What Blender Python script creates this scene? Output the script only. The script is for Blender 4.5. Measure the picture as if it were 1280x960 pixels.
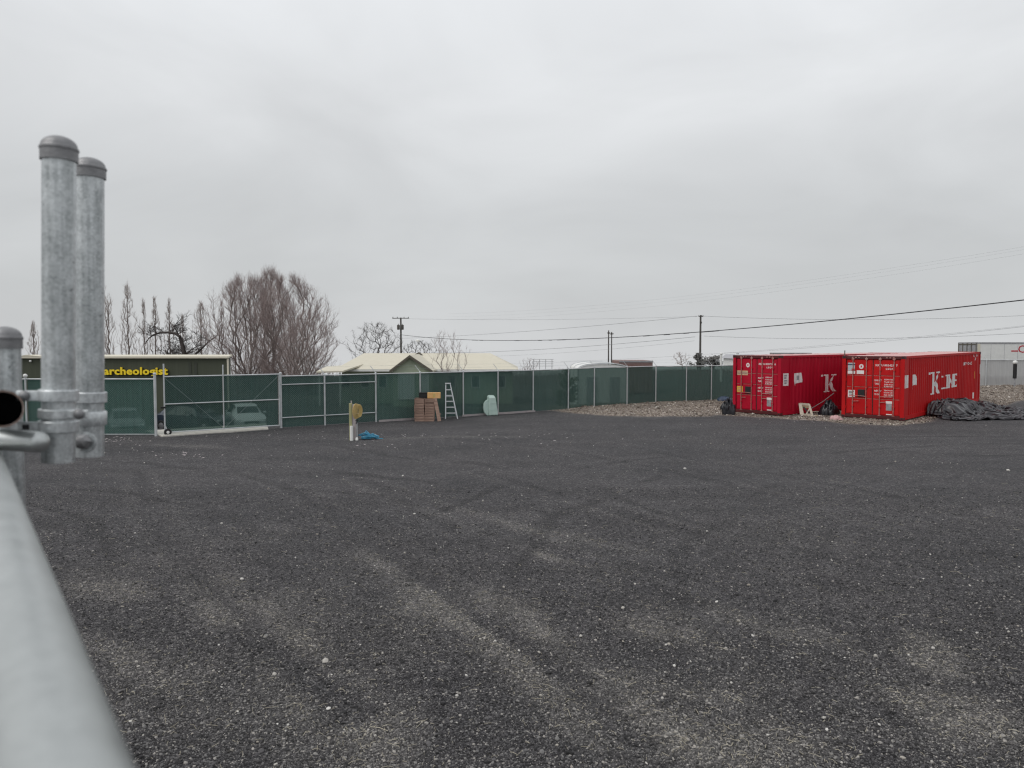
import bpy, bmesh, math, random
import numpy as np
from mathutils import Vector, Matrix
for o in list(bpy.data.objects): bpy.data.objects.remove(o)
sc = bpy.context.scene
C = sc.collection
rnd = random.Random(7)
R = math.radians

# ------------------------------------------------------------------ camera
F, H, PITCH = 945.0, 3.0, math.atan2(47, 945.0)
cd = bpy.data.cameras.new('camera'); cam = bpy.data.objects.new('camera', cd); C.objects.link(cam)
cam.location = (0, 0, H); cam.rotation_euler = (math.pi/2 - PITCH, 0, 0)
cd.sensor_width = 36; cd.lens = F/1280*36; cd.clip_start = .01; cd.clip_end = 6000
cd.dof.use_dof = True; cd.dof.focus_distance = 14; cd.dof.aperture_fstop = 5.2
sc.camera = cam
# ------------------------------------------------------------------ sky, sun, exposure
SUN_EL, SUN_AZ = R(50), R(-118)          # sun high behind the camera's left shoulder, veiled by cloud
w = bpy.data.worlds.new('World'); sc.world = w; w.use_nodes = True
nt = w.node_tree; nt.nodes.clear(); N = nt.nodes.new; LK = nt.links.new
out = N('ShaderNodeOutputWorld'); bg = N('ShaderNodeBackground'); bg.inputs['Strength'].default_value = .1
sky = N('ShaderNodeTexSky'); sky.sky_type = 'NISHITA'; sky.sun_disc = False
sky.sun_elevation = SUN_EL; sky.sun_rotation = SUN_AZ; sky.dust_density = 4; sky.altitude = 200
tc = N('ShaderNodeTexCoord'); sep = N('ShaderNodeSeparateXYZ'); LK(tc.outputs['Generated'], sep.inputs[0])
grad = N('ShaderNodeValToRGB'); LK(sep.outputs['Z'], grad.inputs[0])
cr = grad.color_ramp
cr.elements[0].position = 0.0; cr.elements[0].color = (.605, .615, .625, 1)
cr.elements[1].position = 1.0; cr.elements[1].color = (.82, .84, .87, 1)
for p, c in ((.07, (.565, .58, .588, 1)), (.16, (.575, .59, .60, 1)), (.30, (.70, .715, .73, 1)), (.46, (.79, .81, .835, 1))):
    e = cr.elements.new(p); e.color = c
mp = N('ShaderNodeMapping'); mp.inputs['Scale'].default_value = (1.0, 1.0, 2.6); mp.inputs['Rotation'].default_value = (.1, .25, 0.4)
LK(tc.outputs['Generated'], mp.inputs[0])
nz = N('ShaderNodeTexNoise'); nz.inputs['Scale'].default_value = 2.3; nz.inputs['Detail'].default_value = 5; nz.inputs['Roughness'].default_value = .5
nz.inputs['Distortion'].default_value = .5
LK(mp.outputs[0], nz.inputs['Vector'])
mr = N('ShaderNodeMapRange'); mr.inputs[1].default_value = .3; mr.inputs[2].default_value = .7; mr.inputs[3].default_value = .97; mr.inputs[4].default_value = 1.17
LK(nz.outputs[0], mr.inputs[0])
mu = N('ShaderNodeVectorMath'); mu.operation = 'SCALE'; LK(grad.outputs[0], mu.inputs[0]); LK(mr.outputs[0], mu.inputs['Scale'])
m10 = N('ShaderNodeVectorMath'); m10.operation = 'SCALE'; m10.inputs['Scale'].default_value = 10; LK(mu.outputs[0], m10.inputs[0])
mx = N('ShaderNodeMixRGB'); mx.inputs[0].default_value = .97; LK(sky.outputs[0], mx.inputs[1]); LK(m10.outputs[0], mx.inputs[2])
LK(mx.outputs[0], bg.inputs[0]); LK(bg.outputs[0], out.inputs[0])
sl = bpy.data.lights.new('sun', 'SUN'); sl.energy = 1.25; sl.angle = R(35); sl.color = (1, .97, .93)
so = bpy.data.objects.new('sun', sl); C.objects.link(so); so.location = (-20, -20, 40)
sdir = Vector((math.sin(SUN_AZ)*math.cos(SUN_EL), math.cos(SUN_AZ)*math.cos(SUN_EL), math.sin(SUN_EL)))
so.rotation_euler = sdir.to_track_quat('Z', 'Y').to_euler()
sc.view_settings.view_transform = 'Standard'; sc.view_settings.look = 'None'
sc.view_settings.exposure = 0; sc.view_settings.gamma = 1
sc.cycles.use_denoising = True
sc.cycles.filter_width = 1.25
sc.cycles.transparent_max_bounces = 16
sc.cycles.max_bounces = 6

# ------------------------------------------------------------------ helpers
CP, SP = math.cos(PITCH), math.sin(PITCH)
def ray(px, py):
    a, b = (px-640)/F, (480-py)/F
    return Vector((a, CP + b*SP, -SP + b*CP))
def at(px, py, Y):
    d = ray(px, py); return Vector((0, 0, H)) + d*(Y/d.y)
def gp(px, py, z=0.0):
    d = ray(px, py); return Vector((0, 0, H)) + d*((z-H)/d.z)

class MB:
    def __init__(s): s.v = []; s.f = []
    def add(s, vs, fs):
        b = len(s.v); s.v += [tuple(x) for x in vs]; s.f += [tuple(i+b for i in q) for q in fs]; return s
    def box(s, x0, x1, y0, y1, z0, z1):
        return s.add([(x0,y0,z0),(x1,y0,z0),(x1,y1,z0),(x0,y1,z0),(x0,y0,z1),(x1,y0,z1),(x1,y1,z1),(x0,y1,z1)],
                     [(0,3,2,1),(4,5,6,7),(0,1,5,4),(1,2,6,5),(2,3,7,6),(3,0,4,7)])
    def bar(s, a, b, wx, wz, up=(0,0,1)):           # box beam from a to b
        a, b = Vector(a), Vector(b); d = (b-a).normalized(); up = Vector(up)
        if abs(d.dot(up)) > .98: up = Vector((1,0,0))
        x = d.cross(up).normalized()*wx/2; z = x.cross(d).normalized()*wz/2
        vs = [a-x-z,a+x-z,a+x+z,a-x+z,b-x-z,b+x-z,b+x+z,b-x+z]
        return s.add(vs, [(0,1,2,3),(7,6,5,4),(4,5,1,0),(5,6,2,1),(6,7,3,2),(7,4,0,3)])
    def tube(s, pts, r, n=8, caps=True):
        pts = [Vector(p) for p in pts]
        rs = r if isinstance(r, (list, tuple)) else [r]*len(pts)
        b = len(s.v); ref = None
        for i, p in enumerate(pts):
            d = (pts[min(i+1,len(pts)-1)] - pts[max(i-1,0)])
            d = d.normalized() if d.length > 1e-9 else Vector((0,0,1))
            if ref is None or abs(ref.dot(d)) > .98: ref = Vector((0,0,1)) if abs(d.z) < .9 else Vector((1,0,0))
            x = (ref - d*ref.dot(d)).normalized(); y = d.cross(x); ref = x
            for k in range(n):
                a = 2*math.pi*k/n; q = p + (x*math.cos(a)+y*math.sin(a))*rs[i]; s.v.append((q.x,q.y,q.z))
        for i in range(len(pts)-1):
            for k in range(n):
                k2 = (k+1) % n; s.f.append((b+i*n+k, b+i*n+k2, b+(i+1)*n+k2, b+(i+1)*n+k))
        if caps:
            s.f.append(tuple(b+k for k in reversed(range(n)))); e = b+(len(pts)-1)*n
            s.f.append(tuple(e+k for k in range(n)))
        return s
    def lathe(s, prof, n=24, o=(0,0,0), M=None):    # profile of (r, z)
        b = len(s.v); M = M or Matrix.Translation(Vector(o))
        for r_, z in prof:
            for k in range(n):
                a = 2*math.pi*k/n; q = M @ Vector((r_*math.cos(a), r_*math.sin(a), z)); s.v.append((q.x,q.y,q.z))
        for i in range(len(prof)-1):
            for k in range(n):
                k2 = (k+1) % n; s.f.append((b+i*n+k, b+i*n+k2, b+(i+1)*n+k2, b+(i+1)*n+k))
        return s
    def grid(s, fn, nu, nv):
        b = len(s.v)
        for j in range(nv+1):
            for i in range(nu+1): s.v.append(tuple(fn(i/nu, j/nv)))
        for j in range(nv):
            for i in range(nu):
                q = b+j*(nu+1)+i; s.f.append((q, q+1, q+nu+2, q+nu+1))
        return s
    def prism(s, poly, y0, y1):                     # polygon in xz, extruded along y
        n = len(poly); vs = [(x,y0,z) for x,z in poly]+[(x,y1,z) for x,z in poly]
        fs = [tuple(range(n)), tuple(reversed(range(n,2*n)))]+[(i+n,(i+1)%n+n,(i+1)%n,i) for i in range(n)]
        return s.add(vs, fs)
    def mesh(s, name):
        me = bpy.data.meshes.new(name); me.from_pydata(s.v, [], s.f); me.update(); return me

def fixn(me):
    bm = bmesh.new(); bm.from_mesh(me); bmesh.ops.recalc_face_normals(bm, faces=bm.faces); bm.to_mesh(me); bm.free()
def obj(name, mb, mat, parent=None, smooth=False, bevel=0, recalc=True):
    me = mb.mesh(name) if isinstance(mb, MB) else mb
    if recalc and isinstance(mb, MB) and len(me.polygons) < 20000: fixn(me)
    me.materials.clear(); me.materials.append(M[mat])
    o = bpy.data.objects.new(name, me); C.objects.link(o)
    if parent: o.parent = parent
    if smooth is True: me.polygons.foreach_set('use_smooth', [True]*len(me.polygons))
    elif smooth:
        bm = bmesh.new(); bm.from_mesh(me)
        for e in bm.edges:
            e.smooth = len(e.link_faces) == 2 and e.calc_face_angle(0) < R(smooth)
        for f_ in bm.faces: f_.smooth = True
        bm.to_mesh(me); bm.free()
    if bevel:
        b = o.modifiers.new('bevel', 'BEVEL'); b.width = bevel; b.segments = 2; b.limit_method = 'ANGLE'
    return o
def share(name, o, parent, loc=(0,0,0), rot=(0,0,0), mat=None):
    c = bpy.data.objects.new(name, o.data); C.objects.link(c); c.parent = parent; c.location = loc; c.rotation_euler = rot; return c
def tag(o, label, cat, group=None, kind=None):
    if label: o['label'] = label
    if cat: o['category'] = cat
    if group: o['group'] = group
    if kind: o['kind'] = kind
    return o
def thing(name, label, cat, loc=(0,0,0), rotz=0, group=None):
    o = bpy.data.objects.new(name, None); C.objects.link(o); o.empty_display_size = .2
    o.location = loc; o.rotation_euler = (0,0,rotz); return tag(o, label, cat, group)
def text_mb(txt, x, z, w_, h_, y=0, thick=.004, bold=.0, align='L', facing=1):
    """flat lettering in the xz plane (front towards -y), fitted to width w_ and cap height h_"""
    cu = bpy.data.curves.new('t', 'FONT'); cu.body = txt; cu.size = 1; cu.offset = bold; cu.resolution_u = 2; cu.space_character = 1.06
    o = bpy.data.objects.new('t', cu); C.objects.link(o)
    me = bpy.data.meshes.new_from_object(o.evaluated_get(bpy.context.evaluated_depsgraph_get()))
    bpy.data.objects.remove(o); bpy.data.curves.remove(cu)
    vs = [v.co.copy() for v in me.vertices]; fs = [tuple(p.vertices) for p in me.polygons]
    bpy.data.meshes.remove(me); mb = MB()
    if not vs: return mb
    x0 = min(v.x for v in vs); x1 = max(v.x for v in vs); z0 = min(v.y for v in vs); z1 = max(v.y for v in vs)
    sx = w_/(x1-x0); sz = h_/(z1-z0)
    mb.add([(x+(v.x-x0)*sx, y, z+(v.y-z0)*sz) for v in vs], fs); return mb

# ------------------------------------------------------------------ materials
M = {}
def mat(name, col, rough=.6, metal=0, noise=None, bump=0, bscale=60, spec=.5, col2=None, nscale=8, detail=6, stretch=(1,1,1), alpha=1, dirt=None):
    m = bpy.data.materials.new(name); m.use_nodes = True; t = m.node_tree; b = t.nodes['Principled BSDF']
    b.inputs['Base Color'].default_value = (*col, 1); b.inputs['Roughness'].default_value = rough
    b.inputs['Metallic'].default_value = metal; b.inputs['Specular IOR Level'].default_value = spec
    co = t.nodes.new('ShaderNodeTexCoord'); mp = t.nodes.new('ShaderNodeMapping'); mp.inputs['Scale'].default_value = stretch
    t.links.new(co.outputs['Object'], mp.inputs[0])
    if col2:
        n = t.nodes.new('ShaderNodeTexNoise'); n.inputs['Scale'].default_value = nscale; n.inputs['Detail'].default_value = detail
        n.inputs['Roughness'].default_value = .65
        t.links.new(mp.outputs[0], n.inputs['Vector'])
        r = t.nodes.new('ShaderNodeValToRGB'); r.color_ramp.elements[0].position = .35; r.color_ramp.elements[1].position = .68
        r.color_ramp.elements[0].color = (*col, 1); r.color_ramp.elements[1].color = (*col2, 1)
        t.links.new(n.outputs[0], r.inputs[0]); src = r.outputs[0]
        if dirt:
            n2 = t.nodes.new('ShaderNodeTexNoise'); n2.inputs['Scale'].default_value = dirt[1]; n2.inputs['Detail'].default_value = 8; n2.inputs['Roughness'].default_value = .7
            t.links.new(mp.outputs[0], n2.inputs['Vector'])
            r2 = t.nodes.new('ShaderNodeValToRGB'); r2.color_ramp.elements[0].position = dirt[2]; r2.color_ramp.elements[1].position = dirt[2]+.08
            t.links.new(n2.outputs[0], r2.inputs[0])
            mm = t.nodes.new('ShaderNodeMixRGB'); mm.inputs[2].default_value = (*dirt[0], 1)
            t.links.new(r2.outputs[0], mm.inputs[0]); t.links.new(src, mm.inputs[1]); src = mm.outputs[0]
        t.links.new(src, b.inputs['Base Color'])
    if bump:
        n = t.nodes.new('ShaderNodeTexNoise'); n.inputs['Scale'].default_value = bscale; n.inputs['Detail'].default_value = 6
        t.links.new(mp.outputs[0], n.inputs['Vector'])
        bp = t.nodes.new('ShaderNodeBump'); bp.inputs['Strength'].default_value = bump; bp.inputs['Distance'].default_value = .02
        t.links.new(n.outputs[0], bp.inputs['Height']); t.links.new(bp.outputs[0], b.inputs['Normal'])
    M[name] = m; return m
def galv_mat(name, lo, hi, rough, metal, streak=.05, spots=.70, bump=.12):
    m = bpy.data.materials.new(name); m.use_nodes = True; t_ = m.node_tree; b_ = t_.nodes['Principled BSDF']; n_ = t_.nodes.new; L_ = t_.links.new
    co_ = n_('ShaderNodeTexCoord'); mp_ = n_('ShaderNodeMapping'); mp_.inputs['Scale'].default_value = (1, 1, streak); L_(co_.outputs['Object'], mp_.inputs[0])
    a1 = n_('ShaderNodeTexNoise'); a1.inputs['Scale'].default_value = 110; a1.inputs['Detail'].default_value = 5; L_(mp_.outputs[0], a1.inputs['Vector'])
    a2 = n_('ShaderNodeTexNoise'); a2.inputs['Scale'].default_value = 26; a2.inputs['Detail'].default_value = 7; a2.inputs['Roughness'].default_value = .62; L_(co_.outputs['Object'], a2.inputs['Vector'])
    vo = n_('ShaderNodeTexVoronoi'); vo.inputs['Scale'].default_value = 230; L_(co_.outputs['Object'], vo.inputs['Vector']); sv = n_('ShaderNodeSeparateColor'); L_(vo.outputs['Color'], sv.inputs[0])
    def ma(op, a, c, v=None):
        q_ = n_('ShaderNodeMath'); q_.operation = op
        for k_, z_ in enumerate((a, c) if v is None else (a, c, v)):
            if isinstance(z_, (int, float)): q_.inputs[k_].default_value = z_
            else: L_(z_, q_.inputs[k_])
        return q_.outputs[0]
    f_ = ma('MULTIPLY_ADD', a1.outputs[0], .42, ma('MULTIPLY_ADD', a2.outputs[0], .50, ma('MULTIPLY', sv.outputs[0], .12)))
    r_ = n_('ShaderNodeValToRGB'); r_.color_ramp.elements[0].position = .36; r_.color_ramp.elements[1].position = .70; r_.color_ramp.elements[0].color = (*lo, 1); r_.color_ramp.elements[1].color = (*hi, 1); L_(f_, r_.inputs[0])
    a3 = n_('ShaderNodeTexNoise'); a3.inputs['Scale'].default_value = 60; a3.inputs['Detail'].default_value = 4; L_(co_.outputs['Object'], a3.inputs['Vector'])
    r2 = n_('ShaderNodeValToRGB'); r2.color_ramp.elements[0].position = spots; r2.color_ramp.elements[1].position = spots+.05; L_(a3.outputs[0], r2.inputs[0])
    mx_ = n_('ShaderNodeMixRGB'); mx_.inputs[2].default_value = (.11,.115,.115,1); L_(ma('MULTIPLY', r2.outputs[0], .7), mx_.inputs[0]); L_(r_.outputs[0], mx_.inputs[1]); L_(mx_.outputs[0], b_.inputs['Base Color'])
    rr_ = n_('ShaderNodeMapRange'); rr_.inputs[3].default_value = rough-.10; rr_.inputs[4].default_value = rough+.14; L_(a2.outputs[0], rr_.inputs[0]); L_(rr_.outputs[0], b_.inputs['Roughness'])
    b_.inputs['Metallic'].default_value = metal
    bp_ = n_('ShaderNodeBump'); bp_.inputs['Strength'].default_value = bump; bp_.inputs['Distance'].default_value = .004; L_(f_, bp_.inputs['Height']); L_(bp_.outputs[0], b_.inputs['Normal'])
    M[name] = m
galv_mat('galv', (.29,.31,.315), (.70,.73,.74), .38, .72)
galv_mat('galv_band', (.40,.42,.43), (.74,.77,.78), .40, .6, streak=1, spots=.72)
galv_mat('galv_rail', (.42,.44,.435), (.50,.52,.515), .40, .85, streak=1, spots=.90, bump=.02)
mat('cap_alu', (.19,.19,.195), .5, .55, col2=(.27,.27,.275), nscale=40, bump=.1, bscale=200)
mat('rust_rim', (.16,.10,.075), .8, .2, col2=(.33,.28,.26), nscale=90)
mat('steel_thin', (.50,.52,.53), .5, .4, col2=(.62,.64,.65), nscale=5)
mat('wire', (.20,.25,.245), .6, .2)
mat('cable', (.02,.02,.024), .6)
mat('faint_wire', (.16,.165,.17), .6)
mat('red', (.42,.004,.006), .55, spec=.2, col2=(.52,.010,.011), nscale=1.2, stretch=(1,1,.3), bump=.03, bscale=8, dirt=((.20,.03,.022), 9, .645))
mat('crimson', (.36,.002,.018), .55, spec=.2, col2=(.45,.006,.028), nscale=1.1, stretch=(1,1,.3), bump=.03, bscale=8, dirt=((.18,.018,.020), 8, .645))
mat('red_roof_sheen', (.52,.16,.15), .3, col2=(.62,.30,.28), nscale=2)  # pinker than the side paint: sky reflection put into the colour
mat('dark_red', (.05,.004,.005), .55, col2=(.10,.008,.008), nscale=5)
mat('seal', (.012,.010,.010), .7)
mat('rod', (.44,.28,.25), .5, .3, col2=(.40,.10,.08), nscale=9)
mat('white_print', (.78,.76,.75), .6, col2=(.70,.66,.64), nscale=6, dirt=((.46,.16,.15), 14, .60))
mat('grey_print', (.30,.36,.38), .6, col2=(.55,.58,.60), nscale=40)
mat('yellow_print', (.62,.36,.03), .6, col2=(.68,.44,.06), nscale=20)
mat('cream_print', (.62,.45,.28), .6, col2=(.50,.30,.18), nscale=20)
mat('black', (.008,.008,.009), .6)
mat('tarp', (.014,.012,.015), .33, col2=(.032,.028,.033), nscale=3)
mat('tarp_back', (.20,.20,.21), .45, col2=(.34,.34,.35), nscale=5, bump=.2, bscale=14)
mat('wood', (.30,.21,.13), .8, col2=(.42,.32,.21), nscale=12, stretch=(1,1,.2))
mat('crate_wood', (.24,.150,.115), .85, col2=(.42,.29,.23), nscale=5, stretch=(.4,.4,3))
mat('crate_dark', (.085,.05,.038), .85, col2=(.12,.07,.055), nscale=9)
mat('post_wood', (.30,.30,.15), .8, col2=(.40,.38,.22), nscale=10, stretch=(1,1,.15))
mat('grey_wood', (.30,.27,.28), .85, col2=(.42,.38,.37), nscale=10, stretch=(1,1,.15))
mat('pale_wood', (.48,.42,.34), .8, col2=(.58,.52,.43), nscale=8)
mat('pvc', (.78,.78,.75), .4)
mat('yellow_hose', (.48,.33,.10), .55, col2=(.60,.46,.20), nscale=30)
mat('blue_hose', (.03,.22,.36), .45, col2=(.10,.40,.58), nscale=25)
mat('cardboard', (.62,.33,.10), .8, col2=(.72,.46,.22), nscale=7)
mat('alu', (.62,.64,.66), .35, .5)
mat('mint', (.42,.55,.50), .45, col2=(.50,.62,.57), nscale=6)
mat('concrete', (.42,.40,.36), .9, col2=(.55,.53,.48), nscale=9, bump=.2, bscale=50)
mat('olive_wall', (.052,.060,.038), .7, col2=(.064,.072,.048), nscale=.6, stretch=(8,8,.2))
mat('olive_shade', (.042,.048,.034), .7)
mat('cream_trim', (.62,.58,.47), .6)
mat('sign_yellow', (.92,.68,.02), .5)
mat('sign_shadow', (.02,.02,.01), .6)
mat('roof_yellow', (.53,.495,.40), .75, col2=(.60,.565,.47), nscale=2, stretch=(1,6,1))
mat('roof_edge', (.10,.09,.07), .7)
mat('green_wall', (.33,.38,.28), .75, col2=(.39,.43,.33), nscale=2)
mat('white_paint', (.74,.74,.72), .5, col2=(.66,.66,.64), nscale=3)
mat('grey_panel', (.22,.22,.23), .6, col2=(.36,.36,.37), nscale=6)
mat('glass', (.02,.025,.03), .08)
mat('curtain', (.55,.57,.57), .8, col2=(.70,.72,.72), nscale=10, stretch=(6,6,.2))
mat('brick', (.19,.11,.10), .85, col2=(.27,.18,.165), nscale=6)
mat('grey_roof', (.36,.36,.38), .6)
mat('car_white', (.70,.71,.72), .25)
mat('car_dark', (.022,.03,.045), .2)
mat('car_grey', (.15,.16,.17), .25)
mat('tyre', (.015,.015,.016), .8)
mat('rim', (.45,.45,.46), .35, .7)
mat('lamp', (.75,.77,.78), .15)
mat('bark', (.15,.125,.115), .9, col2=(.24,.205,.19), nscale=3)
mat('twig', (.25,.20,.19), .9, col2=(.35,.285,.27), nscale=.6)
mat('twig_pale', (.33,.285,.265), .9, col2=(.42,.365,.34), nscale=.5)
mat('dark_bark', (.050,.042,.040), .9, col2=(.08,.066,.06), nscale=4)
mat('pole_wood', (.07,.065,.06), .9, col2=(.11,.10,.09), nscale=4, stretch=(1,1,.1))
mat('needle', (.10,.10,.095), .9, col2=(.15,.145,.135), nscale=2)
mat('bush', (.06,.075,.03), .9, col2=(.11,.12,.06), nscale=4)
mat('logo_red', (.50,.03,.05), .5)
mat('pink_rag', (.50,.30,.30), .8)
mat('rubbish_black', (.012,.012,.016), .3, bump=.3, bscale=30)
mat('bin_blue', (.03,.05,.09), .5)

def screen_mat(name, c1, c2, trans):
    m = bpy.data.materials.new(name); m.use_nodes = True; t = m.node_tree; t.nodes.clear(); n = t.nodes.new
    o = n('ShaderNodeOutputMaterial'); mix = n('ShaderNodeMixShader'); tr = n('ShaderNodeBsdfTransparent'); b = n('ShaderNodeBsdfPrincipled')
    b.inputs['Roughness'].default_value = .75
    co = n('ShaderNodeTexCoord'); mp = n('ShaderNodeMapping'); mp.inputs['Scale'].default_value = (9, 9, .35)
    nn = n('ShaderNodeTexNoise'); nn.inputs['Scale'].default_value = 2.2; nn.inputs['Detail'].default_value = 5
    r = n('ShaderNodeValToRGB'); r.color_ramp.elements[0].position = .3; r.color_ramp.elements[1].position = .7
    r.color_ramp.elements[0].color = (*c1, 1); r.color_ramp.elements[1].color = (*c2, 1)
    L = t.links.new; L(co.outputs['Object'], mp.inputs[0]); L(mp.outputs[0], nn.inputs['Vector']); L(nn.outputs[0], r.inputs[0]); oi = n('ShaderNodeObjectInfo'); mrg = n('ShaderNodeMapRange'); mrg.inputs[3].default_value = .72; mrg.inputs[4].default_value = 1.25; L(oi.outputs['Random'], mrg.inputs[0])
    vs_ = n('ShaderNodeVectorMath'); vs_.operation = 'SCALE'; L(r.outputs[0], vs_.inputs[0]); L(mrg.outputs[0], vs_.inputs['Scale']); L(vs_.outputs[0], b.inputs['Base Color'])
    tr.inputs[0].default_value = (*trans, 1)
    mix.inputs[0].default_value = .5; L(tr.outputs[0], mix.inputs[1]); L(b.outputs[0], mix.inputs[2]); L(mix.outputs[0], o.inputs[0])
    mix.inputs[0].default_value = .835 if 'green' in name else .84
    M[name] = m; return m
screen_mat('screen_green', (.012,.053,.043), (.024,.080,.067), (.68,.86,.80))
screen_mat('screen_grey', (.34,.34,.34), (.40,.40,.40), (.9,.9,.9))

# ------------------------------------------------------------------ ground form
def vnoise(x, y, seed=0):
    xi = np.floor(x).astype(np.int64); yi = np.floor(y).astype(np.int64); fx = x-xi; fy = y-yi
    fx = fx*fx*(3-2*fx); fy = fy*fy*(3-2*fy)
    def h(a, b):
        n = (a*374761393 + b*668265263 + seed*974711) & 0x7fffffff
        n = ((n ^ (n >> 13))*1274126177) & 0x7fffffff
        return ((n ^ (n >> 16)) & 0xffff)/65535.0
    return (h(xi,yi)*(1-fx)+h(xi+1,yi)*fx)*(1-fy)+(h(xi,yi+1)*(1-fx)+h(xi+1,yi+1)*fx)*fy
def fbm(x, y, seed=0, o=4):
    s = 0; a = .5
    for i in range(o): s = s+a*vnoise(x*2**i, y*2**i, seed+i*17); a *= .5
    return s/(1-.5**o)
def sstep(a, b, x):
    t = np.clip((x-a)/(b-a), 0, 1); return t*t*(3-2*t)
FL = Vector((-11.78, 25.3)); FD = Vector((.8075, .5899))            # fence line: corner at the gate, direction
def fence_y(x): return np.where(x < -11.78, 25.3, np.where(x < 22, 25.3+(x+11.78)*.7305, 50.0))
BX = [-60, 1.1, 1.9, 4.1, 6.4, 9.1, 10.9, 12.8, 14.6, 15.9, 18, 22, 28.6, 40, 80]
BY = [90, 36.4, 35.0, 32.3, 31.9, 32.5, 31.4, 29.5, 28.6, 29.3, 31.5, 35.4, 42, 52, 60]
CONT = [(15.66, 30.12, 43.9), (11.475, 32.24, 52.8)]
def cont_local(x, y, k):
    X, Y, a = CONT[k]; a = R(a); dx = x-X; dy = y-Y
    return dx*math.sin(a)+dy*math.cos(a), -dx*math.cos(a)+dy*math.sin(a)
def tan_mask(x, y):
    yb = np.interp(x, BX, BY) + (fbm(x*.9, y*.9, 5)-.5)*1.1
    return sstep(-.15, .45, y-yb)*(1-sstep(3, 7, y-fence_y(x)))
TRK = [[(440,900),(410,860),(330,790),(270,740),(215,680),(185,630),(175,590)],
       [(800,930),(720,860),(640,800),(570,750),(500,700),(430,650),(370,615),(330,590)],
       [(1130,905),(1020,850),(860,760),(700,690),(560,640),(450,600)],
       [(1330,720),(1180,672),(1050,640),(850,592),(700,562),(560,548)],
       [(1330,672),(1200,640),(1090,615),(900,580),(760,554)],
       [(1330,860),(1200,800),(1040,730),(900,680),(760,635),(600,590)]]
TRKG = [[gp(*p).to_2d() for p in t] for t in TRK]
def track_dist(x, y):
    best = np.full(x.shape, 9.0)
    for t in TRKG:
        for a, b in zip(t, t[1:]):
            ex, ey = b.x-a.x, b.y-a.y; l2 = ex*ex+ey*ey
            u = np.clip(((x-a.x)*ex+(y-a.y)*ey)/l2, 0, 1)
            best = np.minimum(best, np.hypot(x-a.x-u*ex, y-a.y-u*ey))
    return best
# dusty, strawy patches (where the dark stone has worn thin): image-free ground ellipses  x, y, half-length, half-width, angle, strength
PATCH = []
for (ax, ay), (bx, by), wd, st in (((520,735),(745,880),.33,1.0), ((600,742),(690,800),.28,.75), ((250,712),(400,850),.30,.7), ((1130,800),(1200,835),.30,.75),
        ((870,765),(1010,800),.22,.65), ((690,695),(760,715),.15,.8), ((780,780),(860,790),.22,.4), ((1010,780),(1180,880),.2,.45),
        ((100,725),(180,745),.22,.6), ((90,800),(200,860),.25,.45), ((380,830),(520,960),.35,.5), ((700,880),(1000,950),.45,.6), ((1150,870),(1280,930),.3,.7),
        ((450,690),(520,720),.3,.35), ((740,840),(960,870),.3,.5),
        ((200,556),(270,560),.25,.5), ((480,548),(640,545),.25,.5), ((560,640),(800,690),.3,.3)):
    a, b = gp(ax, ay).to_2d(), gp(bx, by).to_2d(); m_ = (a+b)/2; d_ = b-a
    PATCH.append((m_.x, m_.y, d_.length/2+.15, wd, math.atan2(d_.y, d_.x), st))
DARKS = []
for (a0, a1), wd_, st_ in ((((290,790),(440,890)), .22, .95), (((590,770),(720,845)), .12, .9), (((560,890),(820,960)), .3, .8), (((1000,740),(1130,850)), .25, .9), (((800,820),(1060,900)), .2, .6)):
    p_, q_ = gp(*a0), gp(*a1); DARKS.append((p_.x, p_.y, q_.x, q_.y, wd_, st_))
def dust(x, y):
    ta, tb_ = x*.87+y*.49, -x*.49+y*.87              # across and along the main wheel tracks
    n = fbm(ta*3.4, tb_*.8, 11)+.5*(fbm(x*9, y*9, 23)-.5)
    wx = x+(fbm(x*1.3, y*1.3, 31)-.5)*.7; wy = y+(fbm(x*1.3, y*1.3, 37)-.5)*.7
    s = np.zeros_like(x)
    for (cx, cy, l, wd, a, st) in PATCH:
        u = ((wx-cx)*math.cos(a)+(wy-cy)*math.sin(a))/l; v = (-(wx-cx)*math.sin(a)+(wy-cy)*math.cos(a))/wd
        s = np.maximum(s, st*np.exp(-(u**4)-(v*v)))
    td = track_dist(x, y)
    s = s*(.35+1.1*n) + .16*np.exp(-((td-.32)/.12)**2)*n + .30*sstep(.52, .75, fbm(x*.5, y*.5, 41))*n*sstep(16, 8, y)
    for (ax, ay, bx_, by_, wd_, st_) in DARKS:          # strips where fresh dark stone lies thick
        ex, ey = bx_-ax, by_-ay; u = np.clip(((wx-ax)*ex+(wy-ay)*ey)/(ex*ex+ey*ey), 0, 1)
        s = s*(1-st_*np.exp(-(np.hypot(wx-ax-u*ex, wy-ay-u*ey)/wd_)**2))
    s = s*(1-.8*np.exp(-(td/.16)**2))
    return np.clip(s*1.12, 0, 1)
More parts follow.
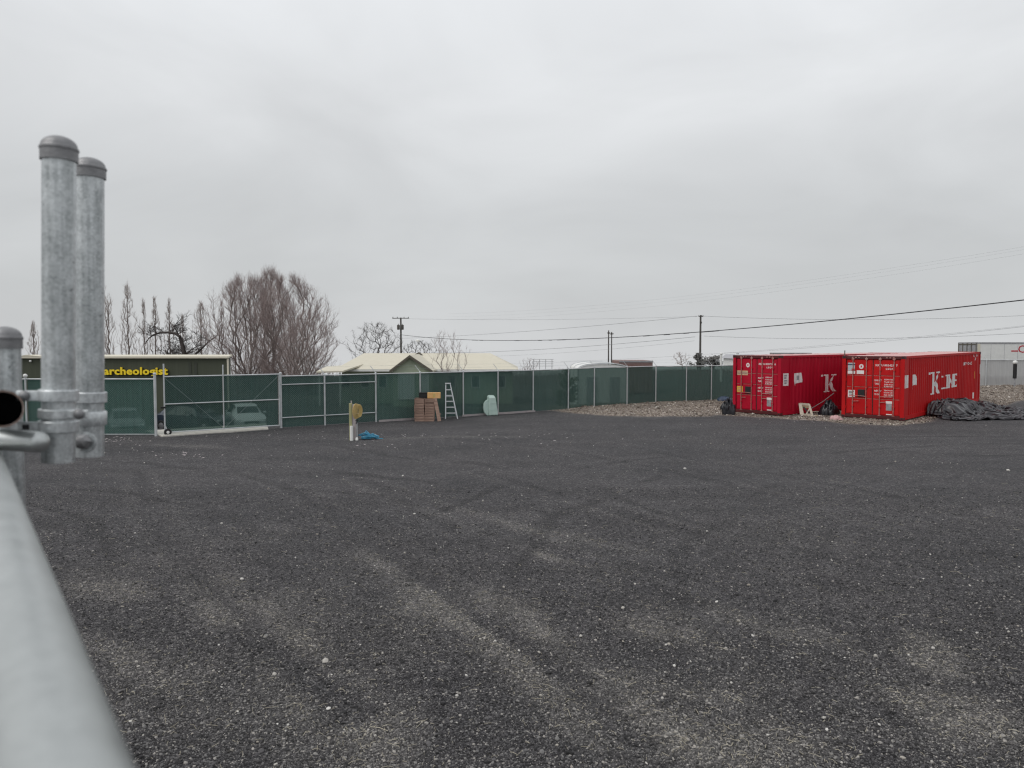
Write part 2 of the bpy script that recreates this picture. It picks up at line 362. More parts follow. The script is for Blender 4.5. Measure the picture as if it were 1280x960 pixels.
def gz(x, y):
    x = np.asarray(x, float); y = np.asarray(y, float)
    t = y-fence_y(x)
    low = np.interp(x, [-40, 4, 14, 30, 60], [1.9, 1.9, 1.3, .75, .75])
    z = -low*sstep(1.2, 15, t) - .042*np.maximum(0, np.hypot(x*.6, y)-125)      # the land falls away beyond the yard's terrace
    yb = np.interp(x, BX, BY)
    bank = sstep(0, 3.2, y-yb)*(1-sstep(.5, 4, t))
    hb = np.interp(x, [0, 2.5, 8, 10, 17, 21, 27, 60], [.03, .10, .11, .03, .02, .14, .40, .46])
    z = z + bank*hb*(1+.5*(fbm(x*1.1, y*1.1, 3)-.5))
    near = sstep(-60, -3, -np.abs(y-12))
    td = track_dist(x, y)
    z = z + near*((fbm(x*.6, y*.6, 51)-.5)*.05 + (fbm(x*4, y*4, 57)-.5)*.022) - .020*np.exp(-(td/.15)**2) + .014*np.exp(-((td-.26)/.09)**2)
    return z
ARCS = [(16.5, 6.0, r0) for r0 in (5.2, 6.9, 9.6, 11.4, 13.2, 15.0, 17.2, 19.1)]+[(-16, 2.0, r0) for r0 in (13.5, 15.2, 18.0, 19.7, 22.5)]
def streak(x, y):
    """long wheel tracks of turning lorries: pressed stone in the middle, loose stone thrown up at both edges"""
    s = np.zeros_like(x); wob = (fbm(x*.22, y*.22, 201)-.5)*1.6
    for k, (cx, cy, r0) in enumerate(ARCS):
        d = np.hypot(x-cx, y-cy)-r0+wob*(.6+.1*k); a = fbm(x*.35+k*9, y*.35, 210+k)
        s = s + np.clip((a-.40)*5, 0, 1)*(.55*np.exp(-(np.abs(d)-.20)**2/.006)-.75*np.exp(-(d/.15)**2)+.4*np.exp(-(np.abs(d)-.42)**2/.004))
    td = track_dist(x, y)+(fbm(x*1.5, y*1.5, 240)-.5)*.22; am = np.clip((fbm(x*.8, y*.8, 244)-.36)*4, 0, 1); s = s+am*(.26*np.exp(-(td-.26)**2/.010)-.42*np.exp(-(td/.16)**2))
    s = s*(.75+.6*sstep(9, 16, y))+1.3*(fbm(x*.5, y*1.6, 230)-.5)+.9*(fbm(x*3.1, y*3.1, 236)-.5)
    return np.clip(s, -1.2, 1.2)*sstep(1.5, -1, y-fence_y(x))
def gz1(x, y): return float(gz(np.array([x]), np.array([y]))[0])

# ground sheet: fine near the camera, coarse to the horizon
ys = [-40, -20, -10, -4, 0]; y = 2.0
while y < 4000: ys.append(y); y += max(.055, .0085*y) if y < 60 else .06*y
us = np.concatenate([-np.geomspace(9, .95, 14), np.linspace(-.92, .92, 300), np.geomspace(.95, 9, 14)])
ysa = np.array(ys); YY, UU = np.meshgrid(ysa, us, indexing='ij'); XX = UU*np.maximum(YY+2.5, 9)
ZZ = gz(XX, YY); nr, nc = XX.shape
co = np.stack([XX, YY, ZZ], -1).reshape(-1, 3)
idx = np.arange(nr*nc).reshape(nr, nc)
quads = np.stack([idx[:-1,:-1], idx[:-1,1:], idx[1:,1:], idx[1:,:-1]], -1).reshape(-1, 4)
me = bpy.data.meshes.new('ground'); me.vertices.add(len(co)); me.vertices.foreach_set('co', co.ravel().astype(np.float32))
me.loops.add(quads.size); me.loops.foreach_set('vertex_index', quads.ravel().astype(np.int32))
me.polygons.add(len(quads)); me.polygons.foreach_set('loop_start', np.arange(0, quads.size, 4, dtype=np.int32)); me.polygons.foreach_set('loop_total', np.full(len(quads), 4, np.int32))
me.update(calc_edges=True); me.polygons.foreach_set('use_smooth', [True]*len(quads))
att = me.attributes.new('dust', 'FLOAT', 'POINT'); att.data.foreach_set('value', dust(XX, YY).ravel().astype(np.float32))
att = me.attributes.new('streak', 'FLOAT', 'POINT'); att.data.foreach_set('value', streak(XX, YY).ravel().astype(np.float32))
att = me.attributes.new('tan', 'FLOAT', 'POINT'); att.data.foreach_set('value', tan_mask(XX, YY).ravel().astype(np.float32))
att = me.attributes.new('far', 'FLOAT', 'POINT'); att.data.foreach_set('value', sstep(.5, 3, YY-fence_y(XX)).ravel().astype(np.float32))

def gravel_nodes(t, inst):
    n = t.nodes.new; L = t.links.new
    b = t.nodes['Principled BSDF']; b.inputs['Roughness'].default_value = .85; b.inputs['Specular IOR Level'].default_value = .3
    def attr(name):
        a = n('ShaderNodeAttribute'); a.attribute_name = name; a.attribute_type = 'INSTANCER' if inst else 'GEOMETRY'; return a.outputs['Fac']
    def ramp(src, *els):
        r = n('ShaderNodeValToRGB'); L(src, r.inputs[0]); e = r.color_ramp.elements
        e[0].position, e[0].color = els[0][0], (*els[0][1], 1); e[1].position, e[1].color = els[-1][0], (*els[-1][1], 1)
        for p, c in els[1:-1]: q = e.new(p); q.color = (*c, 1)
        return r.outputs[0]
    def mixc(f, a, c):
        m = n('ShaderNodeMixRGB'); L(f, m.inputs[0]); L(a, m.inputs[1]); L(c, m.inputs[2]); return m.outputs[0]
    return b, attr, ramp, mixc, n, L
DARK = ((0,(.012,.012,.0125)), (.42,(.040,.0384,.0405)), (.76,(.086,.0828,.086)), (.93,(.18,.175,.17)), (1,(.34,.315,.29)))
LITE = ((0,(.048,.046,.045)), (.4,(.118,.113,.108)), (.75,(.21,.20,.188)), (1,(.40,.375,.34)))
TANC = ((0,(.06,.048,.040)), (.4,(.16,.128,.105)), (.72,(.26,.22,.18)), (.9,(.36,.32,.27)), (1,(.58,.54,.49)))
gm = bpy.data.materials.new('gravel_ground'); gm.use_nodes = True; M['ground'] = gm
b, attr, ramp, mixc, n, L = gravel_nodes(gm.node_tree, False)
tcn = n('ShaderNodeTexCoord')
def vor(scale):
    v = n('ShaderNodeTexVoronoi'); v.inputs['Scale'].default_value = scale; L(tcn.outputs['Object'], v.inputs['Vector']); return v
v1 = vor(88); v2 = vor(33)
bw = n('ShaderNodeSeparateColor'); L(v1.outputs['Color'], bw.inputs[0])
bw2 = n('ShaderNodeSeparateColor'); L(v2.outputs['Color'], bw2.inputs[0])
big = n('ShaderNodeTexNoise'); big.inputs['Scale'].default_value = .35; big.inputs['Detail'].default_value = 7; L(tcn.outputs['Object'], big.inputs['Vector'])
mixv = n('ShaderNodeMath'); mixv.operation = 'MULTIPLY_ADD'; mixv.inputs[1].default_value = .46; L(bw2.outputs[0], mixv.inputs[0])
hv = n('ShaderNodeMath'); hv.operation = 'MULTIPLY'; hv.inputs[1].default_value = .55; L(bw.outputs[0], hv.inputs[0]); L(hv.outputs[0], mixv.inputs[2])
dk = ramp(mixv.outputs[0], *DARK); lt = ramp(mixv.outputs[0], *LITE); tn = ramp(bw2.outputs[0], *TANC)
dm = attr('dust')
dn = n('ShaderNodeTexNoise'); dn.inputs['Scale'].default_value = 30; dn.inputs['Detail'].default_value = 5; L(tcn.outputs['Object'], dn.inputs['Vector'])
dmul = n('ShaderNodeMath'); dmul.operation = 'MULTIPLY'; L(dm, dmul.inputs[0])
dmr = n('ShaderNodeMapRange'); dmr.inputs[1].default_value = .35; dmr.inputs[2].default_value = .65; dmr.inputs[3].default_value = .25; dmr.inputs[4].default_value = 1.5; L(dn.outputs[0], dmr.inputs[0]); L(dmr.outputs[0], dmul.inputs[1])
dmul.use_clamp = True
c = mixc(dmul.outputs[0], dk, lt); c = mixc(attr('tan'), c, tn)
farr = ramp(big.outputs[0], (.3,(.045,.045,.047)), (.7,(.10,.095,.08)))
c = mixc(attr('far'), c, farr)
sc_ = n('ShaderNodeMixRGB'); sc_.blend_type = 'MULTIPLY'; sc_.inputs[0].default_value = 1; L(c, sc_.inputs[1])
L(ramp(big.outputs[0], (.3,(.84,.84,.86)), (.7,(1.14,1.11,1.11))), sc_.inputs[2])
smr = n('ShaderNodeMapRange'); smr.inputs[1].default_value = -1; smr.inputs[2].default_value = 1; smr.inputs[3].default_value = .72; smr.inputs[4].default_value = 1.40; L(attr('streak'), smr.inputs[0])
stv = n('ShaderNodeVectorMath'); stv.operation = 'SCALE'; L(sc_.outputs[0], stv.inputs[0]); L(smr.outputs[0], stv.inputs['Scale']); L(stv.outputs[0], b.inputs['Base Color'])
bp = n('ShaderNodeBump'); bp.inputs['Strength'].default_value = .9; bp.inputs['Distance'].default_value = .012; bp.invert = True
L(v1.outputs['Distance'], bp.inputs['Height'])
bp2 = n('ShaderNodeBump'); bp2.inputs['Strength'].default_value = .6; bp2.inputs['Distance'].default_value = .02; bp2.invert = True
L(v2.outputs['Distance'], bp2.inputs['Height']); L(bp.outputs[0], bp2.inputs['Normal']); L(bp2.outputs[0], b.inputs['Normal'])
go = bpy.data.objects.new('ground', me); C.objects.link(go); me.materials.append(gm); go['kind'] = 'structure'; go['label'] = 'dark crushed stone yard with wheel tracks and dusty patches'

def stone_mat(name, ramp_a, ramp_b):
    m = bpy.data.materials.new(name); m.use_nodes = True
    b, attr, ramp, mixc, n, L = gravel_nodes(m.node_tree, True)
    oi = n('ShaderNodeObjectInfo'); ca = ramp(oi.outputs['Random'], *ramp_a)
    if ramp_b: ca = mixc(attr('dust'), ca, ramp(oi.outputs['Random'], *ramp_b))
    L(ca, b.inputs['Base Color']); M[name] = m
stone_mat('stone_dark', DARK, LITE); stone_mat('stone_tan', TANC, None)
stone_mat('stone_pale', ((0,(.30,.27,.23)),(.5,(.42,.40,.37)),(1,(.60,.58,.55))), None)
def scatter(name, label, xs, ysv, size, matname, sink=.25, flat=.75, cat=None):
    zs = gz(xs, ysv)+size*sink
    me = bpy.data.meshes.new(name); me.vertices.add(len(xs)); me.vertices.foreach_set('co', np.stack([xs, ysv, zs], -1).ravel().astype(np.float32))
    me.attributes.new('size', 'FLOAT', 'POINT').data.foreach_set('value', size.astype(np.float32))
    me.attributes.new('dust', 'FLOAT', 'POINT').data.foreach_set('value', np.clip(dust(xs, ysv)+.22*np.clip(streak(xs, ysv), 0, 1), 0, 1).astype(np.float32))
    o = bpy.data.objects.new(name, me); C.objects.link(o)
    g = bpy.data.node_groups.new(name, 'GeometryNodeTree')
    g.interface.new_socket('Geometry', in_out='INPUT', socket_type='NodeSocketGeometry'); g.interface.new_socket('Geometry', in_out='OUTPUT', socket_type='NodeSocketGeometry')
    n = g.nodes.new; L = g.links.new
    gi = n('NodeGroupInput'); gout = n('NodeGroupOutput'); ip = n('GeometryNodeInstanceOnPoints'); ico = n('GeometryNodeMeshIcoSphere'); ico.inputs['Subdivisions'].default_value = 1; ico.inputs['Radius'].default_value = 1
    sm = n('GeometryNodeSetMaterial'); sm.inputs['Material'].default_value = M[matname]; ss = n('GeometryNodeSetShadeSmooth'); ss.inputs['Shade Smooth'].default_value = False
    rr = n('FunctionNodeRandomValue'); rr.data_type = 'FLOAT_VECTOR'; rr.inputs[0].default_value = (-.5,-.5,0); rr.inputs[1].default_value = (.5,.5,6.28)
    rs = n('FunctionNodeRandomValue'); rs.data_type = 'FLOAT_VECTOR'; rs.inputs[0].default_value = (.6,.6,.45*flat); rs.inputs[1].default_value = (1.3,1.3,1.1*flat); rs.inputs['Seed'].default_value = 3
    na = n('GeometryNodeInputNamedAttribute'); na.data_type = 'FLOAT'; na.inputs['Name'].default_value = 'size'
    vm = n('ShaderNodeVectorMath'); vm.operation = 'SCALE'; L(rs.outputs[0], vm.inputs[0]); L(na.outputs[0], vm.inputs['Scale'])
    L(gi.outputs[0], ip.inputs['Points']); L(ico.outputs[0], ss.inputs[0]); L(ss.outputs[0], sm.inputs[0]); L(sm.outputs[0], ip.inputs['Instance'])
    L(rr.outputs[0], ip.inputs['Rotation']); L(vm.outputs[0], ip.inputs['Scale']); L(ip.outputs[0], gout.inputs[0])
    md = o.modifiers.new('scatter', 'NODES'); md.node_group = g
    tag(o, label, None, kind='stuff'); me.materials.append(M[matname]); return o
rg = np.random.default_rng(5)
def sample(n_, y0, y1, p):                 # density falls as y**-p, spread over the view and a step to each side
    yv = rg.random(n_)
    a = 2-p
    yv = (y0**a+yv*(y1**a-y0**a))**(1/a) if abs(a) > 1e-6 else y0*(y1/y0)**yv
    return (rg.random(n_)*2-1)*(.74*yv+.8), yv
xs, yv = sample(420000, 4.6, 16, 3.3); sz = rg.lognormal(math.log(.0058), .40, len(xs))
scatter('dark_gravel', 'loose dark crushed stone lying all over the yard', xs, yv, sz, 'stone_dark')
xs, yv = sample(1600, 4.6, 30, 2.2); scatter('pale_pebbles', 'scattered pale pebbles and chips on the dark stone', xs, yv, rg.lognormal(math.log(.0085), .45, len(xs)), 'stone_pale', sink=.5)
xs = rg.random(110000)*42; yv = 27+rg.random(110000)*27
k = (tan_mask(xs, yv) > .4) & (yv < fence_y(xs)+1.5) & (xs < yv*.74+2)
xs, yv = xs[k], yv[k]; scatter('tan_gravel', 'tan river stones banked along the fence and containers', xs, yv, rg.lognormal(math.log(.021), .45, len(xs)), 'stone_tan', sink=.3)
# straw, dry stems
mb = MB(); xs, yv = sample(34000, 4.6, 17, 2.3); dd = dust(xs, yv); keep = rg.random(len(xs)) < (.07+1.1*dd); xs, yv = xs[keep], yv[keep]
zz = gz(xs, yv)
for x, y_, z in zip(xs, yv, zz):
    a = rnd.uniform(0, 6.28); l = rnd.lognormvariate(math.log(.038), .5); l = min(l, .16); wd = rnd.uniform(.0008, .0019); bend = rnd.uniform(-.18, .18)
    dx, dy = math.cos(a), math.sin(a); px_, py_ = -dy*wd, dx*wd; z0 = z+.012; z1 = z+rnd.uniform(.008, .03); z2 = z+rnd.uniform(.006, .02)
    m0 = (x+dx*l*.5-dy*bend*l*.3, y_+dy*l*.5+dx*bend*l*.3); e0 = (x+dx*l, y_+dy*l)
    mb.add([(x-px_,y_-py_,z0),(x+px_,y_+py_,z0+.002),(m0[0]-px_,m0[1]-py_,z1),(m0[0]+px_,m0[1]+py_,z1+.002),(e0[0]-px_,e0[1]-py_,z2),(e0[0]+px_,e0[1]+py_,z2+.002)], [(0,1,3,2),(2,3,5,4)])
mat('straw', (.19,.17,.13), .8, col2=(.46,.42,.33), nscale=1.7, detail=9)
o = obj('straw', mb, 'straw', recalc=False); tag(o, 'dry straw and plant stems strewn over the stone', None, kind='stuff')

# ------------------------------------------------------------------ fence
def fpt(s, z=0, off=0): return Vector((FL.x+FD.x*s-FD.y*off, FL.y+FD.y*s+FD.x*off, z))      # off > 0 is beyond the fence
def fs_px(px):                                        # station along the fence line seen at column px
    r = (px-640)/F; return (r*FL.y-FL.x)/(FD.x-r*FD.y)
FH = 1.95
def screen_panel(P, s0, s1, z0, z1, off, seed, amp=.010):
    rn = random.Random(seed); ph = [rn.uniform(0, 6.28) for _ in range(6)]; nu = max(12, int((s1-s0)/.045))
    def fn(u, v):
        s = s0+(s1-s0)*u
        wv = amp*(math.sin(s*23+ph[0]+math.sin(v*3+ph[3]))*.45+math.sin(s*9.1+ph[1]+2*v)*.6+math.sin(s*41+ph[2])*.3)*(1-.75*abs(2*v-1))
        return P(s, z0(s)+(z1(s)-z0(s))*v-.012*math.sin(s*3.1+ph[4])*(v > .99), off+wv)
    return MB().grid(fn, nu, 8)
def chain_mesh(P, s0, s1, z0, z1, off, r=.0016, cell=.075):
    mb = MB(); h = z1-z0; s = s0-h
    while s < s1:
        for sg in (1, -1):
            a, b_ = (s, z0), (s+h, z1)
            if sg < 0: a, b_ = (s+h, z0), (s, z1)
            (sa, za), (sb, zb) = a, b_
            def clip(sv, zv, so_, zo):
                if sv < s0: t = (s0-sv)/(so_-sv); return s0, zv+(zo-zv)*t
                if sv > s1: t = (sv-s1)/(sv-so_); return s1, zv+(zo-zv)*t
                return sv, zv
            if max(sa, sb) <= s0 or min(sa, sb) >= s1: continue
            qa = clip(sa, za, sb, zb); qb = clip(sb, zb, sa, za)
            mb.tube([P(qa[0], qa[1], off), P(qb[0], qb[1], off)], r, 3, caps=False)
        s += cell
    return mb
class Fence:
    def __init__(s, name, label, P, base, zf=lambda s_: 0.0): s.t = thing(name, label, 'fence', base); s.P0 = P; s.o = Vector(base); s.zf = zf
    def P(s, a, z=0, off=0): return s.P0(a, z, off)-s.o
    def post(s, a, h=FH, r=.03, arm=True, z0=None, m='steel_thin'):
        zb = s.zf(a) if z0 is None else z0
        p = obj('post', MB().tube([s.P(a, zb-.1, -.03), s.P(a, zb+h, -.03)], r, 10), m, s.t, smooth=40)
        obj('cap', MB().lathe([(r*1.25,-.03),(r*1.25,0),(r*.8,.02),(.001,.028)], 10, s.P(a, zb+h, -.03)), m, p, smooth=40)
        if arm: obj('barb_arm', MB().bar(s.P(a, zb+h, -.03), s.P(a-.16, zb+h+.28, .10), .03, .02), m, p)
    def rail(s, a, b, z, r=.021, off=-.03, name='rail'):
        n_ = max(1, int((b-a)/1.0))
        obj(name, MB().tube([s.P(a+(b-a)*i/n_, s.zf(a+(b-a)*i/n_)+z, off) for i in range(n_+1)], r, 8), 'steel_thin', s.t, smooth=40)
    def bay(s, a, b, z0, z1, m='screen_green', seed=0, link=True):
        obj('privacy_screen', screen_panel(s.P, a, b, lambda q: s.zf(q)+z0, lambda q: s.zf(q)+z1, .02, seed), m, s.t, smooth=True, recalc=False)
        if link:
            k = obj('chain_link_mesh', chain_mesh(s.P, a, b, s.zf(a)+z0, s.zf(a)+z1, -.004), 'wire', s.t, recalc=False); k['kind'] = 'stuff'
def barb(fe, ss, h, offs=(.03, .10)):
    for k_, of in enumerate(offs):
        fe_pts = []
        for s_ in ss: fe_pts.append(fe.P(s_-.16*(k_+1)/2, fe.zf(s_)+h+.28*(k_+1)/2, of))
        obj('barbed_wire', MB().tube(fe_pts, .0025, 3, caps=False), 'wire', fe.t)
# run left of the gate, parallel to the picture
PL = lambda s, z=0, off=0: Vector((s, 25.25+off, z))
fe = Fence('chain_link_fence', 'green screened chain link fence run left of the wheeled gate, below the yellow sign', PL, (-12.05, 25.25, 0))
xp = [-19.5, -16.25, -11.93]
for i, x in enumerate(xp[:-1]): fe.post(x, 1.95, .03, arm=False)
fe.post(-11.93, 2.10, .045, arm=False)
obj('cap_ball', MB().lathe([(.001,-.07),(.05,-.05),(.07,0),(.05,.05),(.001,.07)], 12, fe.P(-16.25, 2.02, -.03)), 'white_paint', fe.t, smooth=True)
fe.rail(-19.5, -11.93, 1.91, name='top_rail'); fe.rail(-19.5, -11.93, .06, r=.012, name='bottom_rail')
for i in range(2): fe.bay(xp[i]+.04, xp[i+1]-.04, .03, 1.9, seed=i)
# gate leaf
S = {p: fs_px(p) for p in (204, 278, 350, 405, 469, 524.5, 578.5, 622, 666, 710, 742.5, 783.5, 819.5, 857.7, 889)}
gt = Fence('rolling_gate', 'wide wheeled chain link gate with green screen, diagonal braces and two small signs', fpt, fpt((S[204]+S[350])/2))
gt.t['category'] = 'gate'
g0, gm_, g1 = S[204], S[278], S[350]-.06
def gv(a, top, r=.028):
    o_ = obj('frame_upright', MB().tube([gt.P(a, .10, -.05), gt.P(a, top, -.05)], r, 10), 'steel_thin', gt.t, smooth=40)
gv(g0, 2.42, .026); gv(gm_, 2.36, .022); gv(g1, 1.99, .028)
for z in (.11, 1.06, 1.985): gt.rail(g0, g1, z, .022, -.05, name='frame_rail')
obj('brace', MB().tube([gt.P(g0, 1.96, -.075), gt.P(gm_, .13, -.075)], .006, 6), 'wire', gt.t)
obj('brace', MB().tube([gt.P(g1, 1.96, -.075), gt.P(gm_, .13, -.075)], .006, 6), 'wire', gt.t)
gt.bay(g0+.03, gm_-.02, .12, 1.97, seed=11); gt.bay(gm_+.02, g1-.03, .12, 1.97, seed=12)
for s_, z in ((g0+.52, 1.52), (gm_+1.0, 1.58)):
    sg = obj('small_sign', MB().add([gt.P(s_-.07, z-.12, .035), gt.P(s_+.07, z-.12, .035), gt.P(s_+.07, z+.12, .035), gt.P(s_-.07, z+.12, .035),
         gt.P(s_-.07, z-.12, .045), gt.P(s_+.07, z-.12, .045), gt.P(s_+.07, z+.12, .045), gt.P(s_-.07, z+.12, .045)], [(3,2,1,0),(4,5,6,7),(0,1,5,4),(1,2,6,5),(2,3,7,6),(3,0,4,7)]), 'white_print', gt.t)
Mw = Matrix.Translation(gt.P(g0+.07, .12, -.13)) @ Matrix.Rotation(math.atan2(FD.y, FD.x), 4, 'Z') @ Matrix.Rotation(math.pi/2, 4, 'X')
wh = obj('wheel', MB().lathe([(.045,-.03),(.085,-.03),(.12,-.022),(.12,.022),(.085,.03),(.045,.03)], 20, M=Mw), 'tyre', gt.t, smooth=40)
obj('hub', MB().lathe([(.001,-.036),(.045,-.034),(.06,-.02),(.06,.02),(.045,.034),(.001,.036)], 14, M=Mw), 'white_paint', wh, smooth=40)
obj('wheel_bracket', MB().bar(gt.P(g0, .12, -.05), gt.P(g0+.07, .12, -.13), .05, .05).bar(gt.P(g0+.0, .35, -.05), gt.P(g0+.07, .14, -.12), .03, .03), 'steel_thin', gt.t)
for z in (.55, 1.2, 1.75): obj('hinge_band', MB().lathe([(.034,-.03),(.036,-.03),(.036,.03),(.034,.03)], 12, gt.P(g1, z, -.05)), 'galv', gt.t)
obj('latch', MB().bar(gt.P(g0-.12, .95, -.05), gt.P(g0+.03, .95, -.05), .05, .06), 'black', gt.t)
# run right of the gate up to the far corner behind the containers
def bank_z(s):
    p = fpt(s); return gz1(p.x, p.y-.4)
mf = Fence('chain_link_fence', 'long green screened chain link fence run from the gate to the red containers', fpt, fpt(S[578.5]), zf=lambda s_: 0.0)
st = [S[k_] for k_ in (350, 405, 469, 524.5, 578.5, 622, 666, 710, 742.5, 783.5, 819.5, 857.7, 889)]
st += [st[-1]+2.1*i for i in range(1, 9)]
zf_tab = [bank_z(s_)*.55 if i > 6 else 0 for i, s_ in enumerate(st)]
mf.zf = lambda q: float(np.interp(q, st, zf_tab))
for i, s_ in enumerate(st): mf.post(s_, FH+(.08 if i == 0 else 0), .042 if i == 0 else (.034 if i < 3 else .029), arm=i > 0)
for a, b_ in zip(st, st[1:]):
    mf.rail(a, b_, FH-.04, name='top_rail')
for a, b_ in zip(st[:2], st[1:3]): mf.rail(a, b_, 1.60, .019); mf.rail(a, b_, .38, .019)
for a in st[:3]:
    for z in (1.60, .38): obj('rail_band', MB().lathe([(.044,-.035),(.047,-.035),(.047,.035),(.044,.035)], 12, mf.P(a, z, -.03)), 'galv', mf.t)
for i, (a, b_) in enumerate(zip(st, st[1:])): mf.bay(a, b_, .02, FH-.06, seed=30+i, link=i < 13)
barb(mf, st[1:], FH)
for a, b_ in ((st[2]+.1, st[3]+.35), (st[4]-.1, st[6]+.05)):
    obj('base_board', MB().bar(mf.P(a, .03, -.10), mf.P(b_, .03, -.10), .05, .10), 'grey_wood', mf.t)
# grey screened run on the far right
PG = lambda s, z=0, off=0: Vector((s, 50.0+off, z))
gf = Fence('chain_link_fence', 'pale grey screened chain link fence run in front of the white semi trailer', PG, (31, 50, .3), zf=lambda s_: .2)
gs = [22.3, 25.2, 28.2, 31.35, 34.4, 37.4, 40.4]
for s_ in gs: gf.post(s_, FH-.02, .03, m='steel_thin')
for a, b_ in zip(gs, gs[1:]): gf.rail(a, b_, FH-.04, name='top_rail'); gf.bay(a, b_, .02, FH-.06, 'screen_grey', seed=60+int(a), link=False)
barb(gf, gs, FH)
# concrete strip under the gate
mb = MB(); q = [fpt(g0-.15, 0, -.38), fpt(g1-.5, 0, -.30), fpt(g1+.05, 0, 1.6), fpt(g0-.3, 0, 1.6)]
mb.add([(p.x, p.y, -.1) for p in q]+[(p.x, p.y, .045) for p in q], [(3,2,1,0),(4,5,6,7),(0,1,5,4),(1,2,6,5),(2,3,7,6),(3,0,4,7)])
o = obj('pavement', mb, 'concrete', bevel=.015); o['kind'] = 'structure'; o['label'] = 'worn concrete strip under the wheeled gate'

# ------------------------------------------------------------------ shipping containers
CL, CW, CH = 12.19, 2.44, 2.59
def corr_prof(x0, x1, depth=.036, pitch=.278):
    pts = [(x0, 0.0)]; x = x0
    while x+pitch <= x1+1e-6:
        pts += [(x+.072, 0), (x+.140, depth), (x+.210, depth), (x+.278, 0)]; x += pitch
    if x1-x > .01: pts.append((x1, 0))
    return pts
PROF = corr_prof(.78, CL-.42)
def prof_at(x):
    return float(np.interp(x, [p[0] for p in PROF], [p[1] for p in PROF]))
def wrap_side(mb, y=-.004):
    """lay flat lettering on the corrugated side: cut it at every fold and press it in"""
    me = mb.mesh('t'); bm = bmesh.new(); bm.from_mesh(me); bpy.data.meshes.remove(me)
    xs_ = [v.co.x for v in bm.verts]; a, b_ = min(xs_), max(xs_)
    for px_, _ in PROF:
        if a < px_ < b_: bmesh.ops.bisect_plane(bm, geom=bm.verts[:]+bm.edges[:]+bm.faces[:], plane_co=(px_,0,0), plane_no=(1,0,0))
    for v in bm.verts: v.co.y = .03+prof_at(v.co.x)+y
    r = MB(); bm.verts.index_update(); r.add([v.co[:] for v in bm.verts], [[v.index for v in f_.verts] for f_ in bm.faces]); bm.free(); return r
def letters_K_line(kx, kz, kh, w_, worn=True, line=True):
    mb = MB()
    def P(*pts): mb.add([(kx+x*w_, 0, kz+z*kh) for x, z in pts], [tuple(range(len(pts)))])
    P((.10,0),(.36,0),(.36,1),(.10,1)); P((.02,0),(.10,0),(.10,.06),(.02,.06)); P((.36,0),(.44,0),(.44,.06),(.36,.06)); P((.0,.93),(.10,.93),(.10,1),(.0,1))
    P((.36,.42),(.46,.36),(.88,.93),(.74,.93)); P((.62,.93),(1.0,.93),(1.04,1),(.62,1))
    P((.46,.36),(.50,.58),(.58,.64),(.98,.0),(.70,.0)); P((.98,0),(1.06,0),(1.06,.06),(.95,.06))
    P((-.22,.90),(-.12,.90),(-.12,1.0),(-.22,1.0)) if worn else None
    if line:
        lh = .64; x = 1.20; s = .467
        def Q(dx, *pts): P(*[(x+dx+a*s, .16+b_*lh) for a, b_ in pts])
        # L worn to its foot, then I N E
        Q(0, (.05,0),(.95,0),(.95,.30),(.80,.12),(.05,.10)); Q(0, (.0,.86),(.35,.84),(.35,.95),(.0,.97))
        x += .46
        Q(0, (.25,0),(.62,0),(.62,1),(.25,1)); Q(0, (.1,0),(.25,0),(.25,.1),(.1,.1)); Q(0, (.62,.9),(.8,.9),(.8,1),(.62,1)); Q(0, (.1,.9),(.25,.9),(.25,1),(.1,1)); Q(0, (.62,0),(.8,0),(.8,.1),(.62,.1))
        x += .42
        Q(0, (.05,0),(.28,0),(.28,1),(.05,1)); Q(0, (.28,1),(.28,.70),(.85,0),(1.12,0)); Q(0, (1.0,.14),(1.22,0),(1.22,1),(1.0,1))
        x += .62
        Q(0, (.05,0),(.36,0),(.36,1),(.05,1)); Q(0, (.36,0),(1.0,0),(1.0,.2),(.86,.12),(.36,.12)); Q(0, (.36,.88),(.86,.88),(1.0,.80),(1.0,1),(.36,1)); Q(0, (.36,.44),(.8,.44),(.8,.56),(.36,.56))
    return mb
def quad_side(pts): mb = MB(); mb.add([(x, 0, z) for x, z in pts], [tuple(range(len(pts)))]); return mb
